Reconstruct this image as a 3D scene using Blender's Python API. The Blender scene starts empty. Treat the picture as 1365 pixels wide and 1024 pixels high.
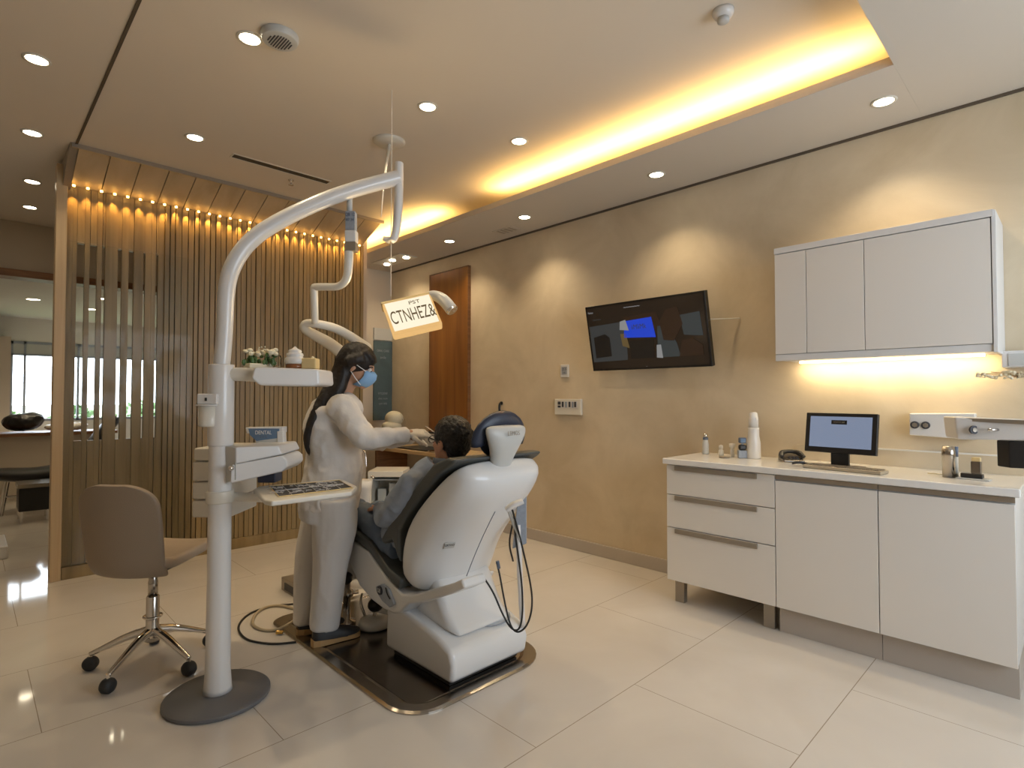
import bpy, bmesh, math, random
from mathutils import Vector, Matrix, noise
random.seed(7)
PI = math.pi
sc = bpy.context.scene
C = sc.collection

# ------------------------------------------------------------------ camera
YAW = math.radians(44.4); PITCH = math.atan(17/743.0); FPX = 743.0
CAMP = Vector((0, 0, 1.3))
F = Vector((math.sin(YAW), math.cos(YAW), 0)); R = Vector((math.cos(YAW), -math.sin(YAW), 0)); Z = Vector((0, 0, 1))
def ray(u, v):
    return (F*math.cos(PITCH)+Z*math.sin(PITCH)) + R*((u-682.5)/FPX) + (Z*math.cos(PITCH)-F*math.sin(PITCH))*((512-v)/FPX)
def pt(u, v, d):                      # point of the place at distance d ahead of the doorway the photo was taken from
    r = ray(u, v); return CAMP + r*(d/r.dot(F))
def atx(u, v, x): r = ray(u, v); return CAMP + r*(x/r.x)
def aty(u, v, y): r = ray(u, v); return CAMP + r*(y/r.y)
def atz(u, v, z): r = ray(u, v); return CAMP + r*((z-1.3)/r.z)
cd = bpy.data.cameras.new('camera'); cam = bpy.data.objects.new('camera', cd); C.objects.link(cam)
cd.sensor_width = 36; cd.lens = FPX/1365*36; cd.clip_start = .05
cam.location = CAMP
fw3 = F*math.cos(PITCH)+Z*math.sin(PITCH); up3 = Z*math.cos(PITCH)-F*math.sin(PITCH)
cam.matrix_world = Matrix(((R.x, up3.x, -fw3.x, 0), (R.y, up3.y, -fw3.y, 0), (R.z, up3.z, -fw3.z, 1.3), (0, 0, 0, 1)))
sc.camera = cam

# ------------------------------------------------------------------ materials
def new_mat(name):
    m = bpy.data.materials.new(name); m.use_nodes = True
    return m, m.node_tree.nodes, m.node_tree.links, m.node_tree.nodes['Principled BSDF']
def mat(name, col, rough=.5, metal=0, coat=0, noise_amt=.04, nscale=6, bump=0, bscale=60, trans=0, alpha=1, sheen=0, spec=.5, emis=None, es=0):
    m, n, l, b = new_mat(name)
    b.inputs['Roughness'].default_value = rough; b.inputs['Metallic'].default_value = metal
    b.inputs['Coat Weight'].default_value = coat; b.inputs['Coat Roughness'].default_value = .08
    b.inputs['Transmission Weight'].default_value = trans; b.inputs['Alpha'].default_value = alpha
    b.inputs['Specular IOR Level'].default_value = spec
    b.inputs['Sheen Weight'].default_value = sheen
    tc = n.new('ShaderNodeTexCoord')
    nz = n.new('ShaderNodeTexNoise'); nz.inputs['Scale'].default_value = nscale; nz.inputs['Detail'].default_value = 4
    l.new(tc.outputs['Object'], nz.inputs['Vector'])
    mx = n.new('ShaderNodeMix'); mx.data_type = 'RGBA'
    a = [max(0, c*(1-noise_amt)) for c in col]; c2 = [min(1, c*(1+noise_amt)) for c in col]
    mx.inputs[6].default_value = (*a, 1); mx.inputs[7].default_value = (*c2, 1)
    l.new(nz.outputs['Fac'], mx.inputs[0]); l.new(mx.outputs[2], b.inputs['Base Color'])
    if bump:
        nb = n.new('ShaderNodeTexNoise'); nb.inputs['Scale'].default_value = bscale; nb.inputs['Detail'].default_value = 3
        bp = n.new('ShaderNodeBump'); bp.inputs['Strength'].default_value = bump; bp.inputs['Distance'].default_value = .01
        l.new(tc.outputs['Object'], nb.inputs['Vector']); l.new(nb.outputs['Fac'], bp.inputs['Height']); l.new(bp.outputs['Normal'], b.inputs['Normal'])
    if emis:
        b.inputs['Emission Color'].default_value = (*emis, 1); b.inputs['Emission Strength'].default_value = es
    return m
def wood(name, c1, c2, scale=(30, 30, 1.2), rough=.4, coat=0):
    m, n, l, b = new_mat(name)
    tc = n.new('ShaderNodeTexCoord'); mp = n.new('ShaderNodeMapping'); mp.inputs['Scale'].default_value = scale
    nz = n.new('ShaderNodeTexNoise'); nz.inputs['Scale'].default_value = 1; nz.inputs['Detail'].default_value = 5; nz.inputs['Distortion'].default_value = .6
    cr = n.new('ShaderNodeValToRGB'); cr.color_ramp.elements[0].position = .3; cr.color_ramp.elements[0].color = (*c1, 1)
    cr.color_ramp.elements[1].position = .72; cr.color_ramp.elements[1].color = (*c2, 1)
    l.new(tc.outputs['Object'], mp.inputs['Vector']); l.new(mp.outputs['Vector'], nz.inputs['Vector'])
    l.new(nz.outputs['Fac'], cr.inputs['Fac']); l.new(cr.outputs['Color'], b.inputs['Base Color'])
    b.inputs['Roughness'].default_value = rough; b.inputs['Coat Weight'].default_value = coat
    return m
def emit(name, col, s):
    m, n, l, b = new_mat(name)
    b.inputs['Base Color'].default_value = (.01, .01, .01, 1) if name.startswith(('tv', 'pc', 'lamp')) else (.8, .8, .8, 1)
    b.inputs['Roughness'].default_value = .25
    b.inputs['Emission Color'].default_value = (*col, 1); b.inputs['Emission Strength'].default_value = s
    return m
def floor_mat():
    m, n, l, b = new_mat('polished_tile')
    tc = n.new('ShaderNodeTexCoord'); sep = n.new('ShaderNodeSeparateXYZ'); l.new(tc.outputs['Object'], sep.inputs[0])
    def line(ax, off, size):
        a = n.new('ShaderNodeMath'); a.operation = 'SUBTRACT'; l.new(sep.outputs[ax], a.inputs[0]); a.inputs[1].default_value = off
        p = n.new('ShaderNodeMath'); p.operation = 'PINGPONG'; l.new(a.outputs[0], p.inputs[0]); p.inputs[1].default_value = size/2
        c = n.new('ShaderNodeMath'); c.operation = 'LESS_THAN'; l.new(p.outputs[0], c.inputs[0]); c.inputs[1].default_value = .0018
        return c
    def mt(op, a, b_=None):
        q = n.new('ShaderNodeMath'); q.operation = op
        for i_, v_ in enumerate((a, b_)):
            if v_ is None: continue
            if isinstance(v_, (int, float)): q.inputs[i_].default_value = v_
            else: l.new(v_, q.inputs[i_])
        return q.outputs[0]
    row = mt('PINGPONG', mt('FLOOR', mt('DIVIDE', mt('SUBTRACT', sep.outputs[1], .735), .70)), 1)     # every other course is shifted by half a tile
    xs = mt('SUBTRACT', mt('SUBTRACT', sep.outputs[0], .88), mt('MULTIPLY', row, .65))
    class _O: pass
    lx = _O(); lx.outputs = [mt('LESS_THAN', mt('PINGPONG', xs, .65), .0016)]; ly = line(1, .735, .70)
    mxm = n.new('ShaderNodeMath'); mxm.operation = 'MAXIMUM'; l.new(lx.outputs[0], mxm.inputs[0]); l.new(ly.outputs[0], mxm.inputs[1])
    nz = n.new('ShaderNodeTexNoise'); nz.inputs['Scale'].default_value = 1.6; nz.inputs['Detail'].default_value = 6; nz.inputs['Distortion'].default_value = .8
    l.new(tc.outputs['Object'], nz.inputs['Vector'])
    cr = n.new('ShaderNodeValToRGB'); cr.color_ramp.elements[0].color = (*FLOOR_A, 1); cr.color_ramp.elements[1].color = (*FLOOR_B, 1)
    cr.color_ramp.elements[0].position = .3; cr.color_ramp.elements[1].position = .7
    l.new(nz.outputs['Fac'], cr.inputs['Fac'])
    mx = n.new('ShaderNodeMix'); mx.data_type = 'RGBA'; l.new(mxm.outputs[0], mx.inputs[0]); l.new(cr.outputs['Color'], mx.inputs[6])
    mx.inputs[7].default_value = (.33, .27, .21, 1); l.new(mx.outputs[2], b.inputs['Base Color'])
    b.inputs['Roughness'].default_value = .055; b.inputs['Specular IOR Level'].default_value = .5
    return m
def plaster_mat():
    m, n, l, b = new_mat('limewash_plaster')
    tc = n.new('ShaderNodeTexCoord')
    nz = n.new('ShaderNodeTexNoise'); nz.inputs['Scale'].default_value = 1.7; nz.inputs['Detail'].default_value = 7; nz.inputs['Roughness'].default_value = .6
    nz.inputs['Distortion'].default_value = .5
    l.new(tc.outputs['Object'], nz.inputs['Vector'])
    cr = n.new('ShaderNodeValToRGB'); cr.color_ramp.elements[0].color = (.54, .44, .30, 1); cr.color_ramp.elements[1].color = (.68, .575, .42, 1)
    cr.color_ramp.elements[0].position = .32; cr.color_ramp.elements[1].position = .7
    l.new(nz.outputs['Fac'], cr.inputs['Fac']); l.new(cr.outputs['Color'], b.inputs['Base Color'])
    b.inputs['Roughness'].default_value = .75
    bp = n.new('ShaderNodeBump'); bp.inputs['Strength'].default_value = .15; bp.inputs['Distance'].default_value = .01
    l.new(nz.outputs['Fac'], bp.inputs['Height']); l.new(bp.outputs['Normal'], b.inputs['Normal'])
    return m
FLOOR_A = (.60, .55, .49); FLOOR_B = (.67, .625, .57)
M = dict(
    floor=floor_mat(), plaster=plaster_mat(),
    ceil=mat('ceiling_paint', (.72, .64, .54), .85, noise_amt=.02, nscale=2),
    soffit=mat('soffit_paint', (.58, .535, .475), .8, noise_amt=.02, nscale=2),
    wall=mat('beige_paint', (.58, .50, .40), .8, noise_amt=.04, nscale=2),
    white_wall=mat('white_paint', (.75, .72, .66), .7, noise_amt=.02),
    slat=wood('slat_wood', (.20, .137, .056), (.34, .245, .118), (14, 40, 1.0), .38),
    slat2=wood('slat_backing', (.20, .13, .06), (.33, .225, .12), (30, 30, 1.2), .45),
    plank=wood('soffit_planks', (.42, .31, .18), (.56, .43, .27), (6, 1.2, 6), .45),
    frame_wood=wood('frame_wood', (.42, .30, .17), (.52, .39, .24), (30, 30, 1), .4),
    door=wood('varnished_door', (.17, .058, .008), (.33, .13, .022), (9, 9, .7), .32, .3),
    dark_wood=wood('dark_wood', (.16, .07, .025), (.28, .13, .05), (3, 30, 30), .45),
    desk_wood=wood('desk_oak', (.50, .33, .16), (.66, .47, .26), (3, 2, 20), .4),
    lac=mat('white_lacquer', (.76, .72, .67), .28, noise_amt=.01, coat=.2),
    lac_side=mat('cabinet_white', (.70, .69, .68), .35, noise_amt=.01),
    quartz=mat('white_quartz', (.80, .78, .75), .15, noise_amt=.02, nscale=20),
    taupe=mat('taupe_metal', (.36, .31, .25), .35, metal=.6),
    toe=mat('taupe_plinth', (.46, .41, .36), .4),
    dark=mat('near_black', (.02, .018, .016), .5),
    gap=mat('shadow_gap', (.10, .075, .05), .8),
    white=mat('white_enamel', (.72, .70, .68), .3, noise_amt=.01, coat=.3),
    ivory=mat('ivory_enamel', (.70, .66, .58), .35, noise_amt=.01, coat=.2),
    shell=mat('chair_shell_white', (.70, .70, .70), .3, noise_amt=.01, coat=.3),
    grey_shell=mat('pale_grey_plastic', (.52, .52, .50), .4, noise_amt=.02),
    grey_base=mat('base_grey', (.13, .13, .135), .45, bump=.1, bscale=400),
    chrome=mat('chrome', (.75, .72, .68), .1, metal=1, noise_amt=.01),
    steel=mat('brushed_steel', (.46, .42, .37), .22, metal=1, noise_amt=.1, nscale=8),
    steel_dark=mat('tray_steel', (.27, .245, .22), .2, metal=1, noise_amt=.25, nscale=5),
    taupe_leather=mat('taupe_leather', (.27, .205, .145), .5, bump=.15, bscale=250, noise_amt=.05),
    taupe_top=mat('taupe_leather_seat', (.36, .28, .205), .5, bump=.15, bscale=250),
    black_plastic=mat('black_plastic', (.015, .014, .014), .35),
    rubber=mat('black_rubber', (.02, .02, .02), .6),
    uph=mat('charcoal_green_vinyl', (.065, .07, .068), .42, bump=.1, bscale=200),
    navy=mat('navy_vinyl', (.022, .03, .055), .4, bump=.1, bscale=200),
    scrub=mat('white_scrubs', (.66, .62, .58), .85, bump=.7, bscale=13, sheen=.2),
    trouser=mat('white_trousers', (.60, .57, .54), .85, bump=.5, bscale=10, sheen=.2),
    glove=mat('white_glove', (.70, .66, .60), .6, bump=.2, bscale=60),
    skin=mat('skin_tan', (.50, .27, .165), .5, noise_amt=.06, nscale=12),
    skin2=mat('skin_patient', (.52, .27, .17), .5, noise_amt=.06, nscale=12),
    ear=mat('ear_red', (.60, .12, .07), .5),
    hair=mat('dark_hair', (.010, .006, .004), .55, bump=.4, bscale=45, noise_amt=.4, nscale=40),
    hair2=mat('black_hair', (.012, .009, .007), .45, bump=.9, bscale=70, noise_amt=.4, nscale=50),
    mask=mat('mask_blue', (.25, .45, .72), .8, noise_amt=.03),
    strap=mat('white_strap', (.8, .8, .8), .7),
    shirt=mat('grey_blue_shirt', (.27, .31, .38), .85, bump=.3, bscale=30, noise_amt=.08),
    jeans=mat('slate_blue_trousers', (.13, .17, .24), .85, bump=.25, bscale=40, noise_amt=.1),
    shoe=mat('black_shoe', (.018, .016, .015), .5, bump=.1),
    sole=mat('tan_sole', (.48, .29, .12), .6),
    bezel=mat('tv_bezel', (.012, .011, .011), .18),
    screen_off=mat('tv_screen', (.012, .010, .009), .12, emis=(.35, .22, .13), es=.03),
    cable=mat('black_cable', (.012, .012, .012), .45),
    hose=mat('beige_hose', (.42, .35, .24), .3),
    
    leafy=mat('leaf_green', (.06, .13, .03), .5, noise_amt=.4, nscale=30),
    petal=mat('cream_petals', (.72, .66, .50), .6, noise_amt=.1, nscale=40),
    brass=mat('brass', (.65, .42, .12), .25, metal=1),
    yellow=mat('butter_yellow', (.66, .50, .24), .6, noise_amt=.05),
    amber=mat('amber_glass', (.25, .09, .03), .2),
    navy_box=mat('navy_plastic', (.015, .022, .045), .35),
    teal=mat('poster_teal', (.085, .13, .15), .3, noise_amt=.3, nscale=8),
    label_ink=mat('label_ink', (.05, .05, .06), .6),
    label_grey=mat('label_grey', (.30, .33, .38), .5, noise_amt=.2, nscale=60),
    ink=mat('sign_ink', (.10, .07, .03), .6),
    ph=mat('silver_phone', (.22, .20, .18), .25, metal=.8, noise_amt=.5, nscale=40),
    kb=mat('champagne_plastic', (.40, .35, .27), .35, metal=.3),
    mirror_blue=mat('blue_grey_plastic', (.10, .13, .19), .35),
    bluebottle=mat('blue_label', (.12, .20, .32), .4),
    mesh_pat=mat('dark_mat', (.03, .028, .027), .5),
    grass=mat('lawn', (.10, .16, .05), .9, noise_amt=.4, nscale=3),
    bush=mat('bush_leaves', (.10, .18, .06), .6, noise_amt=.5, nscale=12),
    stone=mat('garden_stone', (.55, .52, .42), .9, noise_amt=.3, nscale=5),
    blind=mat('roller_blind', (.50, .50, .46), .8),
)
def glass_mat():
    m, n, l, b = new_mat('clear_glass'); n.remove(b); out = n['Material Output']
    fr_ = n.new('ShaderNodeFresnel'); fr_.inputs['IOR'].default_value = 1.12
    tr_ = n.new('ShaderNodeBsdfTransparent'); tr_.inputs['Color'].default_value = (.98, .985, .98, 1)
    g_ = n.new('ShaderNodeBsdfGlossy'); g_.inputs['Roughness'].default_value = .03
    mx = n.new('ShaderNodeMixShader'); l.new(fr_.outputs[0], mx.inputs[0]); l.new(tr_.outputs[0], mx.inputs[1]); l.new(g_.outputs[0], mx.inputs[2]); l.new(mx.outputs[0], out.inputs['Surface'])
    return m
M['glass'] = glass_mat()
def em(n, c, s): M[n] = emit(n, c, s)
WARM = (1, .80, .52)
em('lens', (1, .86, .62), 14); em('led_amber', (1, .55, .13), 12); em('lampface', (1, .90, .68), .80)
em('lampedge', (1, .60, .22), .62); em('strip', (1, .62, .20), 10); em('pc_screen', (.45, .55, .78), .34); em('cab_strip', (1, .80, .50), 5)
em('tv_blue', (.02, .09, .95), .42); em('tv_grey', (.30, .32, .32), .09); em('tv_white', (.8, .8, .8), .22); em('tv_brown', (.25, .12, .06), .07)
em('tv_dark', (.06, .045, .035), .10); em('tv_gold', (.6, .4, .15), .14); em('tv_slate', (.22, .27, .28), .11)

# ------------------------------------------------------------------ mesh builder
def rnd(a, b): return random.uniform(a, b)
class MB:
    def __init__(s): s.bm = bmesh.new()
    def _v(s, co): return [s.bm.verts.new(c) for c in co]
    def box(s, lo, hi, mtx=None):
        x0, y0, z0 = lo; x1, y1, z1 = hi
        co = [Vector(c) for c in ((x0,y0,z0),(x1,y0,z0),(x1,y1,z0),(x0,y1,z0),(x0,y0,z1),(x1,y0,z1),(x1,y1,z1),(x0,y1,z1))]
        if mtx: co = [mtx @ c for c in co]
        v = s._v(co)
        for f in ((3,2,1,0),(4,5,6,7),(0,1,5,4),(1,2,6,5),(2,3,7,6),(3,0,4,7)): s.bm.faces.new([v[i] for i in f])
        return s
    def quad(s, pts): s.bm.faces.new(s._v(pts)); return s
    def prism(s, pts, vec):                 # polygon (3-D points) swept along vec
        vec = Vector(vec); a = s._v([Vector(p) for p in pts]); b = s._v([Vector(p)+vec for p in pts]); n = len(pts)
        s.bm.faces.new(a); s.bm.faces.new(b[::-1])
        for i in range(n): s.bm.faces.new((a[i], b[i], b[(i+1) % n], a[(i+1) % n]))
        return s
    def rings(s, rings, cap=True):
        R_ = [s._v(r) for r in rings]; n = len(R_[0])
        for a, b in zip(R_, R_[1:]):
            for i in range(n): s.bm.faces.new((a[i], a[(i+1) % n], b[(i+1) % n], b[i]))
        if cap:
            s.bm.faces.new(R_[0][::-1]); s.bm.faces.new(R_[-1])
        return s
    def lathe(s, prof, o=(0, 0, 0), axis=(0, 0, 1), n=24):
        ax = Vector(axis).normalized(); h = Vector((1, 0, 0)) if abs(ax.x) < .9 else Vector((0, 1, 0))
        a = ax.cross(h).normalized(); b = ax.cross(a); o = Vector(o)
        return s.rings([[o+ax*z+(a*math.cos(t*2*PI/n)+b*math.sin(t*2*PI/n))*max(r, 1e-4) for t in range(n)] for r, z in prof])
    def tube(s, pts, rad, n=10, flat=None, side=None):   # rad: number or list (r or (a,b)); elliptical with side dir
        pts = [Vector(p) for p in pts]; k = len(pts)
        if not isinstance(rad, (list, tuple)): rad = [rad]*k
        rs = []; prev = None
        for i, p in enumerate(pts):
            t = (pts[min(i+1, k-1)]-pts[max(i-1, 0)]).normalized()
            if side is not None: a = Vector(side); a = (a-t*a.dot(t)).normalized()
            elif prev is None:
                h = Vector((0, 0, 1)) if abs(t.z) < .9 else Vector((1, 0, 0)); a = t.cross(h).normalized()
            else: a = (prev-t*prev.dot(t)).normalized()
            prev = a; b = t.cross(a)
            r = rad[i]; ra, rb = (r, r) if not isinstance(r, (list, tuple)) else r
            rs.append([p+a*ra*math.cos(j*2*PI/n)+b*rb*math.sin(j*2*PI/n) for j in range(n)])
        return s.rings(rs)
    def ball(s, c, r, n=16, m=10, mtx=None):
        r = (r, r, r) if not isinstance(r, (tuple, list)) else r; c = Vector(c)
        rs = []
        for i in range(m+1):
            th = PI*(.02+.96*i/m)
            ring = [Vector((r[0]*math.sin(th)*math.cos(j*2*PI/n), r[1]*math.sin(th)*math.sin(j*2*PI/n), r[2]*math.cos(th))) for j in range(n)]
            if mtx: ring = [mtx @ q for q in ring]
            rs.append([c+q for q in ring])
        return s.rings(rs)
    def capsule(s, p0, p1, r0, r1, n=14):
        s.tube([p0, p1], [r0, r1], n); s.ball(p0, r0, n, 8); s.ball(p1, r1, n, 8); return s
    def build(s, name, material, parent=None, smooth=False, bevel=0, seg=2, sub=0, solid=0, origin=None):
        bmesh.ops.recalc_face_normals(s.bm, faces=s.bm.faces)
        me = bpy.data.meshes.new(name); s.bm.to_mesh(me); s.bm.free()
        o = bpy.data.objects.new(name, me); C.objects.link(o)
        me.materials.append(M[material] if isinstance(material, str) else material)
        if smooth or bevel or sub:
            for p in me.polygons: p.use_smooth = True
            if not (smooth and not bevel and not sub) or smooth == 'auto':
                pass
        if solid: md = o.modifiers.new('s', 'SOLIDIFY'); md.thickness = solid; md.offset = 0
        if bevel: md = o.modifiers.new('b', 'BEVEL'); md.width = bevel; md.segments = seg; md.limit_method = 'ANGLE'; md.angle_limit = math.radians(35); md.harden_normals = True
        if sub: md = o.modifiers.new('u', 'SUBSURF'); md.levels = sub; md.render_levels = sub
        if parent is not None:
            o.parent = parent; o.matrix_parent_inverse = Matrix.Translation(-parent.location)
        return o
def tag(o, label=None, cat=None, group=None, kind=None):
    if label: o['label'] = label
    if cat: o['category'] = cat
    if group: o['group'] = group
    if kind: o['kind'] = kind
    return o
def thing(name, loc, label, cat, group=None):
    o = bpy.data.objects.new(name, None); o.empty_display_size = .1; C.objects.link(o); o.location = loc
    return tag(o, label, cat, group)
def struct(name, mb, m, **k): o = mb.build(name, m, **k); o['kind'] = 'structure'; return o
def box(lo, hi, mtx=None): return MB().box(lo, hi, mtx)
def arc_smooth(pts, it=2):                # Chaikin corner rounding of a path
    pts = [Vector(p) for p in pts]
    for _ in range(it):
        q = [pts[0]]
        for a, b in zip(pts, pts[1:]): q += [a*.75+b*.25, a*.25+b*.75]
        q.append(pts[-1]); pts = q
    return pts
def lerp_list(vals, n):
    out = []
    for i in range(n):
        t = i*(len(vals)-1)/(n-1); k = min(int(t), len(vals)-2); f = t-k
        a, b = vals[k], vals[k+1]
        out.append(tuple(x*(1-f)+y*f for x, y in zip(a, b)) if isinstance(a, tuple) else a*(1-f)+b*f)
    return out
def path_tube(mb, pts, rad, it=2, n=12, side=None):
    p = arc_smooth(pts, it)
    if isinstance(rad, list):
        # resample radii by arc length against original points
        L = [0.0]
        o = [Vector(q) for q in pts]
        for a, b in zip(o, o[1:]): L.append(L[-1]+(b-a).length)
        l = [0.0]
        for a, b in zip(p, p[1:]): l.append(l[-1]+(b-a).length)
        rr = []
        for s in l:
            t = s/l[-1]*L[-1]; k = 0
            while k < len(L)-2 and t > L[k+1]: k += 1
            f = max(0, min(1, (t-L[k])/(L[k+1]-L[k]))); a, b = rad[k], rad[k+1]
            rr.append(tuple(x*(1-f)+y*f for x, y in zip(a, b)) if isinstance(a, tuple) else a*(1-f)+b*f)
        rad = rr
    return mb.tube(p, rad, n, side=side)
def remesh(mb, name, material, parent, voxel=.008, smooth=6, wr=None):
    o = mb.build(name, material, None)
    md = o.modifiers.new('r', 'REMESH'); md.mode = 'VOXEL'; md.voxel_size = voxel
    if smooth: ms = o.modifiers.new('m', 'SMOOTH'); ms.factor = .5; ms.iterations = smooth
    dg = bpy.context.evaluated_depsgraph_get(); me = bpy.data.meshes.new_from_object(o.evaluated_get(dg))
    o.modifiers.clear(); old = o.data; o.data = me; me.name = name; bpy.data.meshes.remove(old)
    if not me.materials: me.materials.append(M[material])
    if wr:
        amp, fr = wr
        nn = [v.normal.copy() for v in me.vertices]
        for v, nr in zip(me.vertices, nn):
            q = Vector((v.co.x*fr[0], v.co.y*fr[1], v.co.z*fr[2]))
            k = noise.noise(q)+.5*noise.noise(q*2.3)
            v.co += nr*amp*(1-2*abs(k))
    for p in me.polygons: p.use_smooth = True
    if parent is not None:
        o.parent = parent; o.matrix_parent_inverse = Matrix.Translation(-parent.location)
    return o
def text(s, size, o, right, up, material, name, parent, ext=.001, sx=1.0, shear=0):
    cu = bpy.data.curves.new('t', 'FONT'); cu.body = s; cu.size = size; cu.extrude = ext; cu.align_x = 'CENTER'; cu.align_y = 'CENTER'; cu.shear = shear
    ob = bpy.data.objects.new('t', cu); C.objects.link(ob)
    dg = bpy.context.evaluated_depsgraph_get(); me = bpy.data.meshes.new_from_object(ob.evaluated_get(dg))
    bpy.data.objects.remove(ob); bpy.data.curves.remove(cu)
    r = Vector(right).normalized(); u = Vector(up).normalized(); nrm = r.cross(u)
    m = Matrix(((r.x*sx, u.x, nrm.x, o[0]), (r.y*sx, u.y, nrm.y, o[1]), (r.z*sx, u.z, nrm.z, o[2]), (0, 0, 0, 1)))
    me.transform(m); me.materials.clear(); me.materials.append(M[material]); me.name = name
    ob = bpy.data.objects.new(name, me); C.objects.link(ob)
    if parent is not None: ob.parent = parent; ob.matrix_parent_inverse = Matrix.Translation(-parent.location)
    return ob
def lamp(kind, name, loc, power, col=WARM, parent=None, aim=None, **k):
    d = bpy.data.lights.new(name, kind); d.energy = power; d.color = col
    for a, b in k.items(): setattr(d, a, b)
    o = bpy.data.objects.new(name, d); C.objects.link(o); o.location = loc
    if aim is not None: o.rotation_euler = Vector(aim).to_track_quat('-Z', 'Y').to_euler()
    if parent is not None: o.parent = parent; o.matrix_parent_inverse = Matrix.Translation(-parent.location)
    return o

def strip_rot(aim):                       # long axis (local X) along the world Y axis
    z = -Vector(aim).normalized(); x = Vector((0, 1, 0)); y = z.cross(x)
    return Matrix(((x.x, y.x, z.x), (x.y, y.y, z.y), (x.z, y.z, z.z))).to_euler()
# ------------------------------------------------------------------ room shell
WX = 3.72; HC = 3.0; HS = 2.83; PY = 5.10
struct('floor', box((-1.3, -1.6, -.1), (4.0, 12.1, 0)), 'floor')
struct('ceiling', box((-1.3, -1.6, HC), (4.0, 7.3, HC+.1)), 'ceil')
struct('wall_right', box((WX, -1.6, 0), (WX+.15, 6.1, HC)), 'plaster')
struct('wall_left', box((-1.35, -1.6, 0), (-1.2, 12.1, HC)), 'wall')
wb = MB()      # wall behind the viewer, with a window opening
wb.box((-1.2, -1.65, 0), (3.72, -1.5, .8)); wb.box((-1.2, -1.65, 2.5), (3.72, -1.5, HC)); wb.box((-1.2, -1.65, .8), (1.2, -1.5, 2.5)); wb.box((3.3, -1.65, .8), (3.72, -1.5, 2.5))
struct('wall_front', wb, 'wall')
w2 = MB()
for x in (1.2, 2.22, 3.24): w2.box((x, -1.62, .8), (x+.06, -1.54, 2.5))
w2.box((1.2, -1.62, .8), (3.3, -1.54, .86)); w2.box((1.2, -1.62, 2.44), (3.3, -1.54, 2.5))
struct('window_2', w2, 'white_wall')
struct('wall_back', box((2.86, 5.92, 0), (WX, 6.05, HC)), 'wall')
struct('wall_side', box((2.86, PY+.08, 0), (2.96, 12.1, HC)), 'wall')
# dropped soffit beside the wall with a raised lip, and the near soffit
so = MB(); so.box((3.03, .58, HS), (WX, 5.92, HS+.022)); so.box((3.03, .58, HS+.02), (3.045, 5.92, HS+.045)); so.box((3.42, .58, HS+.02), (WX, 5.92, HC))
struct('trim_1', so, 'soffit', bevel=.002)
struct('trim_2', box((-1.2, -1.5, HS), (WX, .58, HC-.001)), 'soffit')
struct('trim_3', box((.496, .58, HC-.006), (.510, 4.7, HC+.001)), 'gap')
struct('trim_4', box((WX-.012, -1.5, HS-.014), (WX+.01, 5.92, HS+.002)), 'gap')
struct('baseboard_right', box((WX-.018, 1.9, 0), (WX+.001, 4.36, .098)), 'toe', bevel=.004)
# far opening and far room
hd = MB(); hd.box((-1.2, 7.2, 2.52), (2.86, 7.36, HC)); struct('wall_header', hd, 'wall')
struct('trim_5', box((-1.2, 7.17, 2.46), (2.86, 7.38, 2.53)), 'dark_wood')
struct('ceiling_far', box((-1.2, 7.36, 2.58), (2.86, 12.1, 2.68)), 'white_wall')
fw = MB(); fw.box((-1.2, 12, 0), (2.86, 12.1, .9)); fw.box((-1.2, 12, 2.2), (2.86, 12.1, 2.7)); fw.box((-1.2, 12, .9), (.5, 12.1, 2.2)); fw.box((2.7, 12, .9), (2.86, 12.1, 2.2))
struct('wall_far', fw, 'white_wall')
struct('trim_6', box((-1.2, 11.2, 0), (.47, 11.98, 2.2)), 'wall')
wf = MB()
for x in (.5, .66, 1.35, 2.0, 2.66): wf.box((x, 11.99, .9), (x+.03, 12.07, 2.2))
wf.box((.5, 11.99, .9), (2.7, 12.07, .94)); wf.box((.5, 11.99, 1.97), (2.7, 12.07, 2.0)); wf.box((.5, 11.99, 2.16), (2.7, 12.07, 2.2))
w1 = struct('window_1', wf, 'label_grey')
box((.53, 12.0, 2.0), (2.66, 12.02, 2.16)).build('window_blind', 'blind', w1)
# door panel in the right wall
d1 = struct('door_1', box((WX-.035, 4.42, 0), (WX-.002, 5.07, 2.65)), 'door', bevel=.003)
fr = MB(); fr.box((WX-.038, 4.408, 0), (WX-.001, 4.418, 2.66)); fr.box((WX-.038, 5.072, 0), (WX-.001, 5.082, 2.66)); fr.box((WX-.038, 4.408, 2.652), (WX-.001, 5.082, 2.66))
fr.build('door_frame', 'dark_wood', d1)

# sloping plank soffit above the slatted partition
pl = MB()
for i in range(13):
    a = .52+i*.18; b = min(a+.174, 2.85)
    pl.prism([(a, 4.70, HC-.004), (b, 4.70, HC-.004), (b, PY, HS), (a, PY, HS)], (0, .01, .02))
sf = struct('trim_7', pl, 'plank')
struct('trim_8', MB().box((.48, 4.688, HC-.028), (2.86, 4.70, HC+.001)), 'taupe')
struct('trim_9', MB().prism([(.47, 4.69, HC), (.47, PY+.06, HC), (.47, PY+.06, HS-.03), (.47, PY-.02, HS-.03)], (.045, 0, 0)), 'taupe')
struct('trim_10', box((.50, PY+.03, HS), (2.86, PY+.09, HC)), 'slat2')

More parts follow.
